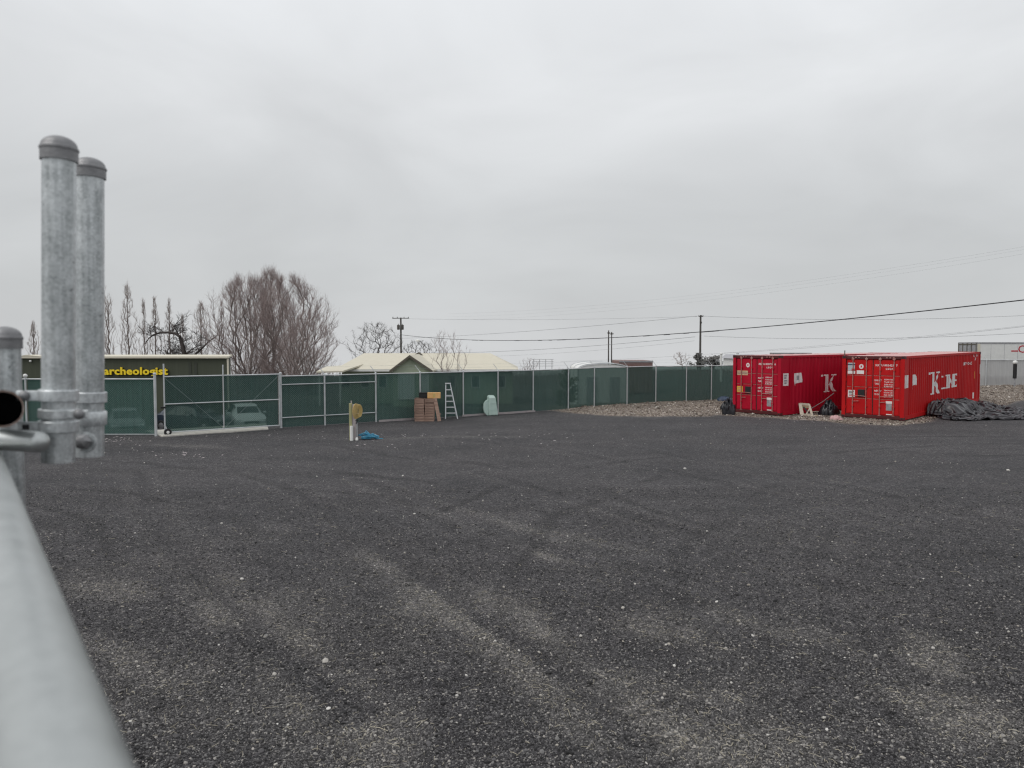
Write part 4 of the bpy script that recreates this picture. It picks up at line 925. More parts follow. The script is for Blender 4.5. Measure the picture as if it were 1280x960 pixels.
# far brush along the skyline
mb = MB(); rr = random.Random(12); nb_ = 4200
pxs_ = np.where(np.arange(nb_) % 4 > 0, rg.uniform(560, 935, nb_), rg.uniform(40, 470, nb_)); Ys_ = rg.uniform(96, 122, nb_); xs_ = (pxs_-640)/F*Ys_; zs_ = gz(xs_, Ys_); nn_ = fbm(pxs_*.045, pxs_*0+.5, 7)
for px_, Y, x_, z_, q_ in zip(pxs_, Ys_, xs_, zs_, nn_):
    hh = (at(px_, 459, Y).z-z_)*(.45+.65*q_)*rr.uniform(.5, 1.15)
    a_ = rr.gauss(0, .22); b_ = rr.gauss(0, .2); m_ = Vector((x_+a_*hh*.5, Y, z_+hh*.55)); mb.tube([(x_, Y, z_-.1), m_, (m_.x+b_*hh*.6, Y+rr.gauss(0,.2), z_+hh)], [.025, .018, .008], 3, caps=False)
o_ = obj('far_brush', mb, 'twig', recalc=False); tag(o_, 'distant band of bare brush along the skyline behind the fence', None, kind='stuff')
# ------------------------------------------------------------------ buildings
GZL = -1.9
# olive building
Y = 48.0; xl, xr = at(-30, 446, Y).x, at(284, 446, Y).x; zt = at(200, 446, Y).z
t = thing('olive_building', 'long low olive green building with cream roof trim behind the gate', 'building', ((xl+xr)/2, Y, GZL)); ox = t.location
def lb(x0, x1, y0, y1, z0, z1): return MB().box(x0-ox.x, x1-ox.x, y0-ox.y, y1-ox.y, z0-ox.z, z1-ox.z)
xq = at(288, 446, Y+11).x
def lbs(a0, a1, y0, y1, c0, z0, z1):
    P_ = [(a0,y0),(a1,y0),(c0,y1),(a0,y1)]
    return MB().add([(x_-ox.x, y_-ox.y, z_-ox.z) for z_ in (z0, z1) for x_, y_ in P_], [(0,3,2,1),(4,5,6,7),(0,1,5,4),(1,2,6,5),(2,3,7,6),(3,0,4,7)])
obj('wall', lbs(xl, xr, Y, Y+11, xq, GZL-.3, zt-.12), 'olive_wall', t)
obj('roof', lbs(xl-.15, xr+.12, Y-.15, Y+11.1, xq+.12, zt-.10, zt+.02), 'cream_trim', t)
obj('fascia', lb(xl-.16, xr+.13, Y-.19, Y-.152, zt-.09, zt+.03), 'cream_trim', t)
xg = at(35, 446, Y).x; obj('roof_peak', MB().add([(xg-.55-ox.x, Y-.2-ox.y, zt+.02-ox.z), (xg+1.0-ox.x, Y-.2-ox.y, zt+.02-ox.z), (xg-ox.x, Y-.2-ox.y, zt+.13-ox.z), (xg-.55-ox.x, Y+1-ox.y, zt+.02-ox.z), (xg+1.0-ox.x, Y+1-ox.y, zt+.02-ox.z), (xg-ox.x, Y+1-ox.y, zt+.13-ox.z)], [(0,1,2),(5,4,3),(0,2,5,3),(1,4,5,2),(0,3,4,1)]), 'cream_trim', t)
obj('downspout', lb(xr+.01, xr+.10, Y-.10, Y-.02, GZL, zt-.13), 'cream_trim', t)
obj('wall_lamp', MB().lathe([(.001,-.07),(.06,-.04),(.08,0),(.06,.05),(.001,.07)], 10, at(38, 451.5, Y-.12)-ox), 'white_paint', t, smooth=True)
for px_ in (236, 243): obj('dark_door', lb(at(px_, 460, Y).x, at(px_+3.5, 460, Y).x, Y-.03, Y-.002, GZL, zt-.35), 'olive_shade', t)  # narrow darker strips: a faint vertical shade put into the wall colour
a = at(129, 471.5, Y-.2); b_ = at(209, 459, Y-.2)
sg = thing('sign_lettering', 'bold yellow sign lettering fixed high on the olive building', 'sign', (a.x, Y-.12, a.z))
sx = text_mb('archeologist', 0, 0, b_.x-a.x, b_.z-a.z, bold=.03)
def ext(mb_, y0, y1):
    me_ = mb_.mesh('t'); bm = bmesh.new(); bm.from_mesh(me_); bpy.data.meshes.remove(me_)
    for v in bm.verts: v.co.y = y0
    r_ = bmesh.ops.extrude_face_region(bm, geom=bm.faces[:]); 
    for v in r_['geom']:
        if isinstance(v, bmesh.types.BMVert): v.co.y = y1
    q_ = MB(); bm.verts.index_update(); q_.add([v.co[:] for v in bm.verts], [[v.index for v in f_.verts] for f_ in bm.faces]); bm.free(); return q_
obj('letters', ext(sx, -.04, .03), 'sign_yellow', sg)
sh = text_mb('archeologist', .035, -.045, b_.x-a.x, b_.z-a.z, bold=.03); obj('letter_shadow_backing', ext(sh, .035, .10), 'sign_shadow', sg)  # dark offset copy of the letters: black outline and drop shadow built as shape
# cream roofed house
Y = 64.0; ye = 1.0; ze = at(560, 461.5, Y).z; zr = at(560, 441.5, Y+4.2).z
x0, x1 = at(418, 461, Y).x, at(648, 461, Y).x; xr0, xr1 = at(455, 442, Y+4.2).x, at(613, 442, Y+4.2).x
t = thing('cream_roofed_house', 'low pale green house with cream hip roof and front gable', 'house', ((x0+x1)/2, Y, GZL)); ox = t.location
def V(x, y_, z): return (x-ox.x, y_-ox.y, z-ox.z)
obj('wall', MB().box(x0+.5-ox.x, x1-.5-ox.x, .6, 8, 0, ze+.1-ox.z), 'green_wall', t)
e = .10
obj('roof', MB().add([V(x0,Y,ze),V(x1,Y,ze),V(x1,Y+8.4,ze),V(x0,Y+8.4,ze),V(xr0,Y+4.2,zr),V(xr1,Y+4.2,zr), V(x0,Y,ze-e),V(x1,Y,ze-e),V(x1,Y+8.4,ze-e),V(x0,Y+8.4,ze-e)], [(0,1,5,4),(1,2,5),(2,3,4,5),(3,0,4),(9,8,7,6),(0,6,7,1),(1,7,8,2),(2,8,9,3),(3,9,6,0)]), 'roof_yellow', t)
obj('fascia', MB().box(x0-ox.x, x1-ox.x, -.035, -.003, ze-.19-ox.z, ze-.02-ox.z), 'white_paint', t)
gl, gr, gp_ = at(486.5, 463, Y-3), at(541, 463, Y-3), at(512, 443.5, Y-3)
def slab(poly, y0, y1, m, name, par=t): return obj(name, MB().prism([(x-ox.x, z-ox.z) for x, z in poly], y0-ox.y, y1-ox.y), m, par)
ins = .25
slab([(gl.x+ins, GZL), (gr.x-ins, GZL), (gr.x-ins, gl.z+.12), (gp_.x, gp_.z-.14), (gl.x+ins, gl.z+.12)], Y-2.7, Y+.62, 'green_wall', 'gable_wall')
for sd in (gl, gr):
    gable = slab([(sd.x, sd.z), (gp_.x, gp_.z), (gp_.x, gp_.z-.13), (sd.x, sd.z-.13)], Y-3.0, Y+3.2, 'roof_yellow', 'gable_roof')
    slab([(sd.x, sd.z-.03), (gp_.x, gp_.z-.03), (gp_.x, gp_.z-.24), (sd.x, sd.z-.24)], Y-3.06, Y-3.01, 'roof_edge', 'barge_board', gable)
pl_ = at(398, 464, Y-1.5); pr = at(446, 457.5, Y-1.5)
obj('porch_roof', MB().add([V(pl_.x,Y-2.2,pl_.z), V(pr.x-1.0,Y-2.2,pl_.z+.05), V(pr.x,Y+1.2,pr.z+.1), V(pl_.x,Y+1.2,pr.z-.1), V(pl_.x,Y-2.2,pl_.z-.12), V(pr.x-1,Y-2.2,pl_.z-.07), V(pr.x,Y+1.2,pr.z-.02), V(pl_.x,Y+1.2,pr.z-.22)], [(0,1,2,3),(7,6,5,4),(0,4,5,1),(1,5,6,2),(2,6,7,3),(3,7,4,0)]), 'roof_yellow', t)
for xx in (pl_.x+.2, pr.x-1.3): obj('porch_post', MB().box(xx-ox.x-.06, xx-ox.x+.06, -2.0, -1.88, 0, pl_.z-.1-ox.z), 'white_paint', t)
def window(xa, xb, ya, yb, Yw, m='curtain', name='window'):
    a_, c_ = at(xa, yb, Yw), at(xb, ya, Yw)
    w_ = obj(name, MB().box(a_.x-ox.x, c_.x-ox.x, Yw-.05-ox.y, Yw-.005-ox.y, a_.z-ox.z, c_.z-ox.z), m, t)
    for q_ in ((a_.x-.08, a_.x, a_.z-.08, c_.z+.08), (c_.x, c_.x+.08, a_.z-.08, c_.z+.08), (a_.x, c_.x, a_.z-.08, a_.z), (a_.x, c_.x, c_.z, c_.z+.08)):
        obj('frame', MB().box(q_[0]-ox.x, q_[1]-ox.x, Yw-.08-ox.y, Yw-.004-ox.y, q_[2]-ox.z, q_[3]-ox.z), 'white_paint', w_)
window(499, 517, 468, 498, Y-2.71); window(526, 535, 468, 498, Y-2.71)
for xa in (428, 452, 474, 560, 590, 622): window(xa, xa+9, 470, 484, Y+.59, 'glass')
ch = at(524, 441, Y+4.2); obj('roof_vent', MB().prism([(ch.x-.45-ox.x, ch.z-.22-ox.z), (ch.x+.45-ox.x, ch.z-.22-ox.z), (ch.x-ox.x, ch.z+.06-ox.z)], 3.6, 4.5), 'roof_edge', t)

def box_thing(name, label, cat, px0, px1, ytop, Y, depth, m, parts=True, ybot=None):
    a_, b__ = at(px0, ytop, Y), at(px1, ytop, Y); z0 = gz1((a_.x+b__.x)/2, Y)
    return thing(name, label, cat, ((a_.x+b__.x)/2, Y, z0)), (b__.x-a_.x)/2, a_.z-z0, depth
# white canopy tent
t, hw_, hh, dp = box_thing('storage_canopy', 'white domed storage canopy just behind the fence', 'canopy', 722, 786, 454.5, 55, 7, 'white_paint')
mb = MB()
def cf(u, v):
    a_ = math.pi*u; x_ = -math.cos(a_); z_ = math.sin(a_)**.5
    return (x_*hw_, dp*v, hh*.80+hh*.20*z_ if 0 < u < 1 else 0)
mb.grid(cf, 18, 6); obj('cover', mb, 'white_paint', t, smooth=40)
prof_ = [(cf(u/18, 0)[0], cf(u/18, 0)[2]) for u in range(19)]; mb = MB(); mb.add([(x_*.98, .05, z_*.99) for x_, z_ in prof_], [tuple(range(19))]); obj('end_wall', mb, 'white_paint', t)
for x_ in (-.45, .45): obj('door_flap', MB().box(x_*hw_-.35, x_*hw_+.35, -.01, .04, 0, hh*.72), 'grey_roof', t)
for v in (0, .5, 1): obj('hoop', MB().tube([(cf(u/18, v)[0]*1.005, dp*v, cf(u/18, v)[2]*1.006) for u in range(19)], .03, 6), 'steel_thin', t)
# rust brown cargo box behind fence
t, hw_, hh, dp = box_thing('cargo_box', 'rust brown cargo box rising over the fence right of the twin poles', 'container', 774, 816, 451, 70, 5, 'brick')
obj('body', MB().box(-hw_, hw_, 0, dp, .15, hh), 'brick', t, bevel=.03)
for i in range(9): obj('rib', MB().box(-hw_+.1+i*(2*hw_-.25)/8, -hw_+.16+i*(2*hw_-.25)/8, -.04, -.001, .2, hh-.12), 'brick', t)
obj('top_rail', MB().box(-hw_-.02, hw_+.02, -.06, -.041, hh-.14, hh+.01), 'grey_panel', t)
for x_ in (-.8, .8): obj('skid', MB().box(x_*hw_-.2, x_*hw_+.2, 0, dp, 0, .15), 'black', t)
# white semi trailer on the far right
Y = 62.0; a = at(1222, 428, Y); z0 = gz1(a.x+3, Y)
t = thing('semi_trailer', 'white semi trailer with red logo beyond the grey fence', 'trailer', (a.x, Y, z0)); hh = a.z-z0; L_ = 13.4
obj('body', MB().box(0, L_, 0, 2.6, 1.1, hh), 'white_paint', t, bevel=.02)
obj('top_trim', MB().box(-.01, L_, -.02, -.002, hh-.12, hh+.01), 'grey_panel', t); obj('bottom_rail', MB().box(0, L_, -.03, -.002, 1.05, 1.25), 'grey_panel', t)
rear = obj('rear_frame', MB().box(-.06, -.002, 0, 2.6, 1.1, hh+.02), 'grey_panel', t)
for yy in (.05, .7, 1.3, 1.9, 2.5): obj('door_bar', MB().box(-.10, -.062, yy-.03, yy+.03, 1.15, hh-.05), 'roof_edge', rear)
for zz_ in (hh-.15, hh-.8, hh-1.5): obj('door_strap', MB().box(-.09, -.062, .1, 2.5, zz_-.04, zz_+.04), 'roof_edge', rear)
obj('corner_trim', MB().box(0, .22, -.025, -.002, 1.25, hh-.12), 'cream_trim', t)
for i in range(1, 12): obj('panel_joint', MB().box(i*1.1, i*1.1+.02, -.008, -.002, 1.3, hh-.15), 'grey_roof', t)
p_ = at(1264, 439.5, Y); p2_ = at(1272.5, 438.5, Y); obj('logo_stroke', MB().box(p_.x-a.x, p2_.x-a.x, -.015, -.009, p_.z-z0, p_.z-z0+.10), 'logo_red', t)
p_ = at(1272.5, 441, Y); mbt = text_mb('Co', p_.x-a.x, p_.z-z0, 1.1, .62, y=-.012, bold=.01); obj('logo_lettering', mbt, 'logo_red', t, recalc=False)
for x_ in (1.0, 2.2):
    for yy in (.15, 2.1):
        Mw = Matrix.Translation((x_, yy, .5)) @ Matrix.Rotation(math.pi/2, 4, 'X'); w_ = obj('wheel', MB().lathe([(.25,-.13),(.46,-.13),(.5,-.09),(.5,.09),(.46,.13),(.25,.13)], 20, M=Mw), 'tyre', t, smooth=40); obj('rim', MB().lathe([(.001,.08),(.25,.10),(.25,-.10),(.001,-.08)], 16, M=Mw), 'rim', w_)
obj('axle_frame', MB().box(.6, 2.8, .5, 2.1, .8, 1.1), 'black', t); obj('landing_leg', MB().box(10, 10.2, .4, .6, 0, 1.1).box(10, 10.2, 2.0, 2.2, 0, 1.1), 'black', t)
# small white box trailer behind the crimson container
Y = 72.0; a = at(967, 441, Y); z0 = gz1(a.x, Y)
t = thing('box_trailer', 'small white box trailer peeking over the crimson container', 'trailer', (a.x, Y, z0), R(-12)); hh = a.z-z0
obj('body', MB().box(0, 3.4, 0, 2.4, .6, hh-.08), 'white_paint', t, bevel=.02); obj('roof', MB().box(-.06, 3.45, -.05, 2.45, hh-.078, hh), 'grey_panel', t)
rear = obj('rear_frame', MB().box(-.07, -.002, -.02, 2.42, .6, hh-.09), 'brick', t)
for zz_ in (hh-.2, hh-.34, hh-.9): obj('door_strap', MB().box(-.10, -.072, .1, 2.3, zz_-.03, zz_+.03), 'white_paint', rear)
for x_ in (1.4, 2.1):
    for yy in (.1, 2.1): obj('wheel', MB().lathe([(.001,-.1),(.30,-.1),(.34,-.06),(.34,.06),(.30,.1),(.001,.1)], 18, M=Matrix.Translation((x_, yy+.1, .34)) @ Matrix.Rotation(math.pi/2, 4, 'X')), 'tyre', t, smooth=40)
obj('chassis', MB().box(.2, 4.4, .9, 1.5, .42, .6), 'black', t)
# far grey shed and white tank
t, hw_, hh, dp = box_thing('grey_shed', 'long grey roofed shed far behind the crimson container', 'shed', 926, 962, 443.5, 110, 9, 'grey_roof')
obj('wall', MB().box(-hw_, hw_, 0, dp, -.3, hh-.6), 'white_paint', t); obj('roof', MB().prism([(-hw_-.3, hh-.6), (hw_+.3, hh-.6), (hw_-.4, hh), (-hw_+.4, hh)], -.3, dp+.3), 'grey_roof', t)
for i in range(4): obj('shed_door', MB().box(-hw_+.3+i*.95, -hw_+.95+i*.95, -.05, -.002, 0, hh*.55), 'grey_panel', t)
t, hw_, hh, dp = box_thing('water_tank', 'white domed tank just left of the crimson container top', 'tank', 916.5, 927.5, 442.5, 80, 1, 'white_paint')
obj('shell', MB().lathe([(.001,0),(hw_,0),(hw_,hh*.8),(hw_*.93,hh*.88),(hw_*.6,hh*.97),(.001,hh)], 20), 'white_paint', t, smooth=40); obj('hatch', MB().lathe([(.15,hh*.97),(.15,hh*1.02),(.001,hh*1.02)], 12), 'grey_panel', t)
for k_ in range(3): obj('hoop', MB().lathe([(hw_*1.002,hh*(.2+.25*k_)),(hw_*1.02,hh*(.2+.25*k_)+.02),(hw_*1.02,hh*(.2+.25*k_)+.06),(hw_*1.002,hh*(.2+.25*k_)+.08)], 20), 'grey_roof', t)
a = at(901.5, 443, 85); z0 = gz1(a.x, 85)
t = thing('vent_stack', 'short white stack left of the crimson container top', 'stack', (a.x, 85, z0)); obj('pipe', MB().tube([(0,0,0),(0,0,a.z-z0)], .13, 12), 'white_paint', t, smooth=40); obj('cowl', MB().lathe([(.13,0),(.2,.02),(.2,.12),(.02,.2)], 12, (0,0,a.z-z0)), 'white_paint', t)
# metal rack far off
a = at(667, 458, 95); b_ = at(690, 449, 95); z0 = gz1(a.x, 95)
t = thing('steel_rack', 'thin steel rack far off right of the house roof', 'rack', (a.x, 95, z0)); w_ = b_.x-a.x; hh = b_.z-z0
for x_ in (0, w_*.33, w_*.66, w_): obj('upright', MB().box(x_-.03, x_+.03, 0, .06, 0, hh), 'grey_panel', t)
for k_ in range(4): obj('shelf_bar', MB().box(-.2, w_+.2, -.02, -.002, hh-.04-k_*.28, hh-k_*.28), 'grey_panel', t)

# ------------------------------------------------------------------ cars behind the gate
def car(label, x, y_, rz, paint):
    z0 = gz1(x, y_); t = thing('parked_car', label, 'car', (x, y_, z0), rz, 'cars parked behind the gate')
    # x forward; station: x, halfwidth, bottom, belt, roof, roof halfwidth
    S_ = [(-2.32,.70,.42,.78,.80,.60),(-2.25,.84,.30,.92,.96,.66),(-1.75,.90,.26,.97,1.02,.66),(-1.15,.91,.24,.95,1.40,.58),(-.5,.91,.22,.94,1.46,.60),(.2,.91,.22,.93,1.44,.60),(.55,.91,.22,.92,1.32,.60),(1.15,.90,.24,.90,.98,.66),(1.9,.88,.26,.80,.86,.64),(2.22,.80,.30,.68,.73,.58),(2.34,.62,.38,.60,.64,.48)]
    def sec(s_):
        x_, w_, zb, zs_, zr_, wr = s_; h_ = [(w_*.88,zb),(w_,zb+.14),(w_*.985,zs_),(wr,zr_),(wr*.5,zr_+.02)]
        return [(x_, a_, z_) for a_, z_ in h_]+[(x_, 0, zr_+.028)]+[(x_, -a_, z_) for a_, z_ in reversed(h_)]
    mb = MB(); n_ = 11
    for s_ in S_: mb.v += sec(s_)
    for i in range(len(S_)-1):
        for k_ in range(n_):
            k2 = (k_+1) % n_; mb.f.append((i*n_+k_, i*n_+k2, (i+1)*n_+k2, (i+1)*n_+k_))
    mb.f += [tuple(reversed(range(n_))), tuple((len(S_)-1)*n_+k_ for k_ in range(n_))]
    body = obj('body', mb, paint, t, smooth=38)
    def lerp_w(i0, i1, k0, k1, sh=.10, off=.012):
        A, B = sec(S_[i0]), sec(S_[i1]); P_ = [Vector(A[k0]), Vector(B[k0]), Vector(B[k1]), Vector(A[k1])]; c_ = sum(P_, Vector())/4
        P_ = [p+(c_-p)*sh for p in P_]; nn = (P_[1]-P_[0]).cross(P_[3]-P_[0]).normalized()
        if nn.dot(c_-Vector((0,0,.6))) < 0: nn = -nn
        return MB().add([p+nn*off for p in P_], [(0,1,2,3)])
    for (i0, i1) in ((3,4),(4,5),(5,6)):
        obj('side_window', lerp_w(i0, i1, 2, 3), 'glass', body); obj('side_window', lerp_w(i0, i1, 8, 7), 'glass', body)
    mbw = MB()
    for i0, i1, nm in ((6,7,'windscreen'),(2,3,'rear_window')):
        A, B = sec(S_[i0]), sec(S_[i1]); q_ = [Vector(A[3]), Vector(A[7]), Vector(B[7]), Vector(B[3])]; c_ = sum(q_, Vector())/4; q_ = [p+(c_-p)*.08+Vector((0,0,.045)) for p in q_]; obj(nm, MB().add(q_, [(0,1,2,3)]), 'glass', body)
    for x_ in (-1.40, 1.42):
        for sy in (-1, 1):
            Mw = Matrix.Translation((x_, sy*.80, .33)) @ Matrix.Rotation(math.pi/2, 4, 'X')
            w_ = obj('wheel', MB().lathe([(.2,-.12),(.30,-.12),(.33,-.08),(.33,.08),(.30,.12),(.2,.12)], 20, M=Mw), 'tyre', t, smooth=40); obj('rim', MB().lathe([(.001,-.125),(.06,-.126),(.2,-.10),(.2,.10),(.06,.126),(.001,.125)], 16, M=Mw), 'rim', w_)
    for sy in (-1, 1):
        obj('headlight', MB().box(2.13, 2.27, sy*.62-.16, sy*.62+.16, .60, .72), 'lamp', body, bevel=.02); obj('tail_light', MB().box(-2.30, -2.2, sy*.62-.15, sy*.62+.15, .78, .90), 'logo_red', body)
        obj('mirror', MB().box(.62, .78, sy*1.0-.09, sy*1.0+.09, .94, 1.06), paint, body, bevel=.03)
    obj('grille', MB().box(2.28, 2.345, -.40, .40, .46, .62), 'black', body); obj('lower_intake', MB().box(2.24, 2.31, -.6, .6, .30, .40), 'black', body); obj('number_plate', MB().box(2.345, 2.36, -.2, .2, .42, .52), 'white_paint', body)
    return t
a = at(306, 505, 45.5); car('white parked sedan facing the gate behind the green screen', a.x+.2, 45.0, R(-62), 'car_white')
a = at(240, 508, 44); car('dark blue parked sedan side on behind the gate screen', a.x, 44.0, R(-14), 'car_dark')
a = at(155, 515, 42); car('dark grey parked sedan behind the screen below the yellow sign', a.x, 42.0, R(-58), 'car_grey')

# ------------------------------------------------------------------ poles and wires
def wire(label, A, B, sag, r, m='faint_wire', n_=26, clumps=0, t0=0, t1=1):
    A, B = Vector(A), Vector(B); pts = []
    for i in range(n_+1):
        u = t0+(t1-t0)*i/n_; p = A.lerp(B, u); p.z -= 4*sag*u*(1-u); pts.append(p)
    o_ = thing('overhead_wire', label, 'wire', A, 0, 'overhead wires'); obj('strand', MB().tube([p-A for p in pts], r, 5), m, o_)
    for k_ in range(clumps):
        u = rnd.uniform(.25, .97); L_ = rnd.uniform(.004, .012)
        def q_(v): p = A.lerp(B, v); p.z -= 4*sag*v*(1-v); return p-A+Vector((0,0,-r*.6))
        obj('lashing', MB().tube([q_(u), q_(u+L_)], r*1.25, 5), 'cable', o_)
    return o_
def pole(label, px, ytop, Y, r, arms=(), transformer=None):
    a_ = at(px, ytop, Y); z0 = gz1(a_.x, Y); t = thing('utility_pole', label, 'pole', (a_.x, Y, z0), 0, 'utility poles'); hh = a_.z-z0
    obj('shaft', MB().tube([(0,0,-.3), (0,0,hh)], [r*1.15, r*.85], 10), 'pole_wood', t, smooth=40)
    for (dz, l_, rz) in arms:
        ca = obj('crossarm', MB().bar((-l_/2*math.cos(rz), -l_/2*math.sin(rz)-r, hh-dz), (l_/2*math.cos(rz), l_/2*math.sin(rz)-r, hh-dz), .12, .14), 'pole_wood', t)
        for f_ in (-.46, -.2, .2, .46): obj('insulator', MB().lathe([(.001,0),(.06,.01),(.05,.08),(.07,.12),(.04,.2),(.001,.21)], 8, (l_*f_*math.cos(rz), l_*f_*math.sin(rz)-r, hh-dz+.07)), 'pole_wood', ca)
    if transformer:
        for sx_ in (-.42, .30):
            tk = obj('transformer', MB().lathe([(.001,-.5),(.24,-.48),(.26,-.3),(.26,.35),(.22,.42),(.001,.44)], 14, (sx_, -.2, hh-transformer)), 'pole_wood', t, smooth=40); obj('bushing', MB().lathe([(.05,.42),(.06,.5),(.03,.62),(.001,.63)], 8, (sx_, -.2, hh-transformer)), 'pole_wood', tk)
    return t, a_
_, pa = pole('utility pole with crossarm and transformer above the cream roofed house', 501, 397, 140, .17, ((.12, 3.1, 0),), 1.75)
_, pb1 = pole('left of the two slim utility poles standing close together', 760.8, 413, 180, .15, ((.7, .6, 0),))
_, pb2 = pole('right of the two slim utility poles standing close together', 764.6, 415, 178, .14, ((.5, .8, 0),))
_, pc = pole('tall utility pole rising from the dark evergreen left of the containers', 875.8, 394, 145, .20, ((.25, .9, 0), (1.5, .5, .6)))
A = at(501.5, 418.5, 140); B = at(1280, 375, 45); B2 = A.lerp(B, 1.05)
wire('thick black cable bundle sweeping down from the upper right', A, B, 1.66, .036, 'cable', 60, clumps=16, t1=1.05)
endp = A.lerp(B, 1.05); endp.z += 4*1.66*1.05*.05
t = thing('utility_pole', 'near utility pole outside the right picture edge holding the cable bundle', 'pole', (endp.x+.2, endp.y-.1, gz1(endp.x, endp.y)), 0, 'utility poles'); obj('shaft', MB().tube([(0,0,-.2),(0,0,endp.z+.8-t.location.z)], [.17,.13], 10), 'pole_wood', t, smooth=40); obj('clamp', MB().box(-.26,-.10,-.1,.2,endp.z-t.location.z-.08,endp.z-t.location.z+.08), 'galv', t)
W = wire
W('thin wire from the top of the tall pole towards the house', at(872, 395, 145), at(500, 423, 230), .6, .030)
W('lower thin wire from the tall pole towards the house roof', at(869, 421, 145), at(505, 441.5, 210), .9, .034)
W('faint wire just under the lower wire left of the tall pole', at(868, 426, 145), at(560, 446, 210), .8, .016)
W('thin wire from the tall pole top towards the right edge', at(876, 395, 145), at(1300, 393.5, 130), .75, .024)
W('lower thin wire from the tall pole towards the right edge', at(880, 420, 145), at(1300, 415.5, 120), .75, .026)
W('slanting thin wire rising from the crimson container to the right edge', at(905, 441.5, 160), at(1300, 406, 85), .4, .017)
W('faint wire low over the container tops', at(700, 452, 220), at(1300, 405, 150), 1.1, .018)
W('faint wire from the crossarm of the transformer pole', at(511, 398.5, 140), at(872, 395.5, 146), .35, .014)
W('uppermost of the three faint high wires at right', at(560, 392, 300), at(1300, 305, 150), 3.0, .010)
W('middle of the three faint high wires at right', at(560, 396, 300), at(1300, 308.5, 150), 3.0, .008)
W('lowest of the three faint high wires at right', at(560, 400, 300), at(1300, 314, 150), 3.0, .010)
# street lamp behind the house
a = at(530.5, 452, 68.5); hd = at(522, 426, 68.5); z0 = gz1(a.x, 68.5)
t = thing('street_lamp', 'small curved street lamp with white head behind the house gable', 'lamp', (a.x, 69.2, z0))
tp = at(527.5, 428, 69.2)-t.location; hd = at(522.5, 425.5, 69.2)-t.location
obj('mast', MB().tube([(0,0,0),(at(530.5,445,69.2)-t.location),(at(530,436,69.2)-t.location),tp,hd], [.06,.05,.045,.04,.035], 8), 'grey_panel', t, smooth=True)
obj('lamp_head', MB().lathe([(.001,-.10),(.2,-.06),(.22,0),(.12,.08),(.001,.10)], 14, hd), 'white_paint', t, smooth=True); obj('bracket', MB().bar(tp, hd, .05, .05), 'grey_panel', t)

# ------------------------------------------------------------------ things in the yard
def on(p): return Vector((p.x, p.y, gz1(p.x, p.y)))
# hose post
p = on(gp(441, 550)); t = thing('hose_post', 'wooden post with yellow hose coil and white pipe standing alone in the yard', 'hose post', p)
k_ = 24.3/F
obj('post', MB().box(-4*k_, -.5*k_, -.05, .05, -.05, 46*k_), 'post_wood', t, bevel=.006)
obj('stake', MB().box(-2.6*k_, -1.4*k_, .055, .085, -.05, 49*k_), 'grey_wood', t)
obj('board', MB().box(0*k_, 4.2*k_, -.04, .03, .0, 44.5*k_), 'grey_wood', t, bevel=.004)
obj('white_pipe', MB().tube([(-.6*k_,-.10,-.02),(-.6*k_,-.10,18*k_)], 2.1*k_, 14), 'pvc', t, smooth=40)
obj('pipe_foot', MB().lathe([(.001,0),(.05,0),(.045,.06),(.03,.09),(.001,.09)], 12, (5.5*k_,-.06,0)), 'pvc', t, smooth=40)
sp_ = obj('riser', MB().tube([(5.8*k_,-.05,0),(5.8*k_,-.05,22*k_)], .014, 8), 'steel_thin', t, smooth=40)
obj('tap', MB().tube([(5.8*k_,-.05,22*k_),(5.8*k_,-.10,23*k_),(5.8*k_,-.16,21*k_)], .018, 8).box(5.8*k_-.045,5.8*k_+.045,-.065,-.035,24*k_,25*k_), 'black', sp_)
for i in range(6):
    rr_ = (9.2-.35*i)*k_; pts = []
    for j in range(25):
        a_ = 6.283*j/24; pts.append((4.6*k_+.02*i-.03+.0*j + rr_*.30*(math.cos(a_)+.3) , -.02+.03*i+rr_*math.cos(a_)*.55, 36*k_+rr_*math.sin(a_)))
    obj('hose_loop', MB().tube(pts, .013, 7, caps=False), 'yellow_hose', t, smooth=True)
p = on(gp(461, 549)); t = thing('blue_hose', 'tangled heap of bright blue hose lying beside the hose post', 'hose', p); rr = random.Random(4)
for i in range(13):
    cx_, cy_ = rr.uniform(-.14,.14), rr.uniform(-.10,.10); ra, rb_ = rr.uniform(.08,.22), rr.uniform(.06,.16); ph = rr.uniform(0,6.28); tl = rr.uniform(-.25,.25); pts = []
    for j in range(21):
        a_ = 6.283*j/20+ph; pts.append((cx_+ra*math.cos(a_)+.02*math.sin(3*a_), cy_+rb_*math.sin(a_), .02+.017*i*(1-abs(math.cos(a_))*.5)+tl*.12*math.sin(a_)*(i > 3)+.012))
    obj('hose_loop', MB().tube([(x_, y_, max(.012, z_)) for x_, y_, z_ in pts], .014, 6, caps=False), 'blue_hose', t, smooth=True)
obj('loose_end', MB().tube([(.2,0,.02),(.3,-.04,.016),(.38,.02,.016),(.46,-.01,.014)], .013, 6), 'blue_hose', t, smooth=True)
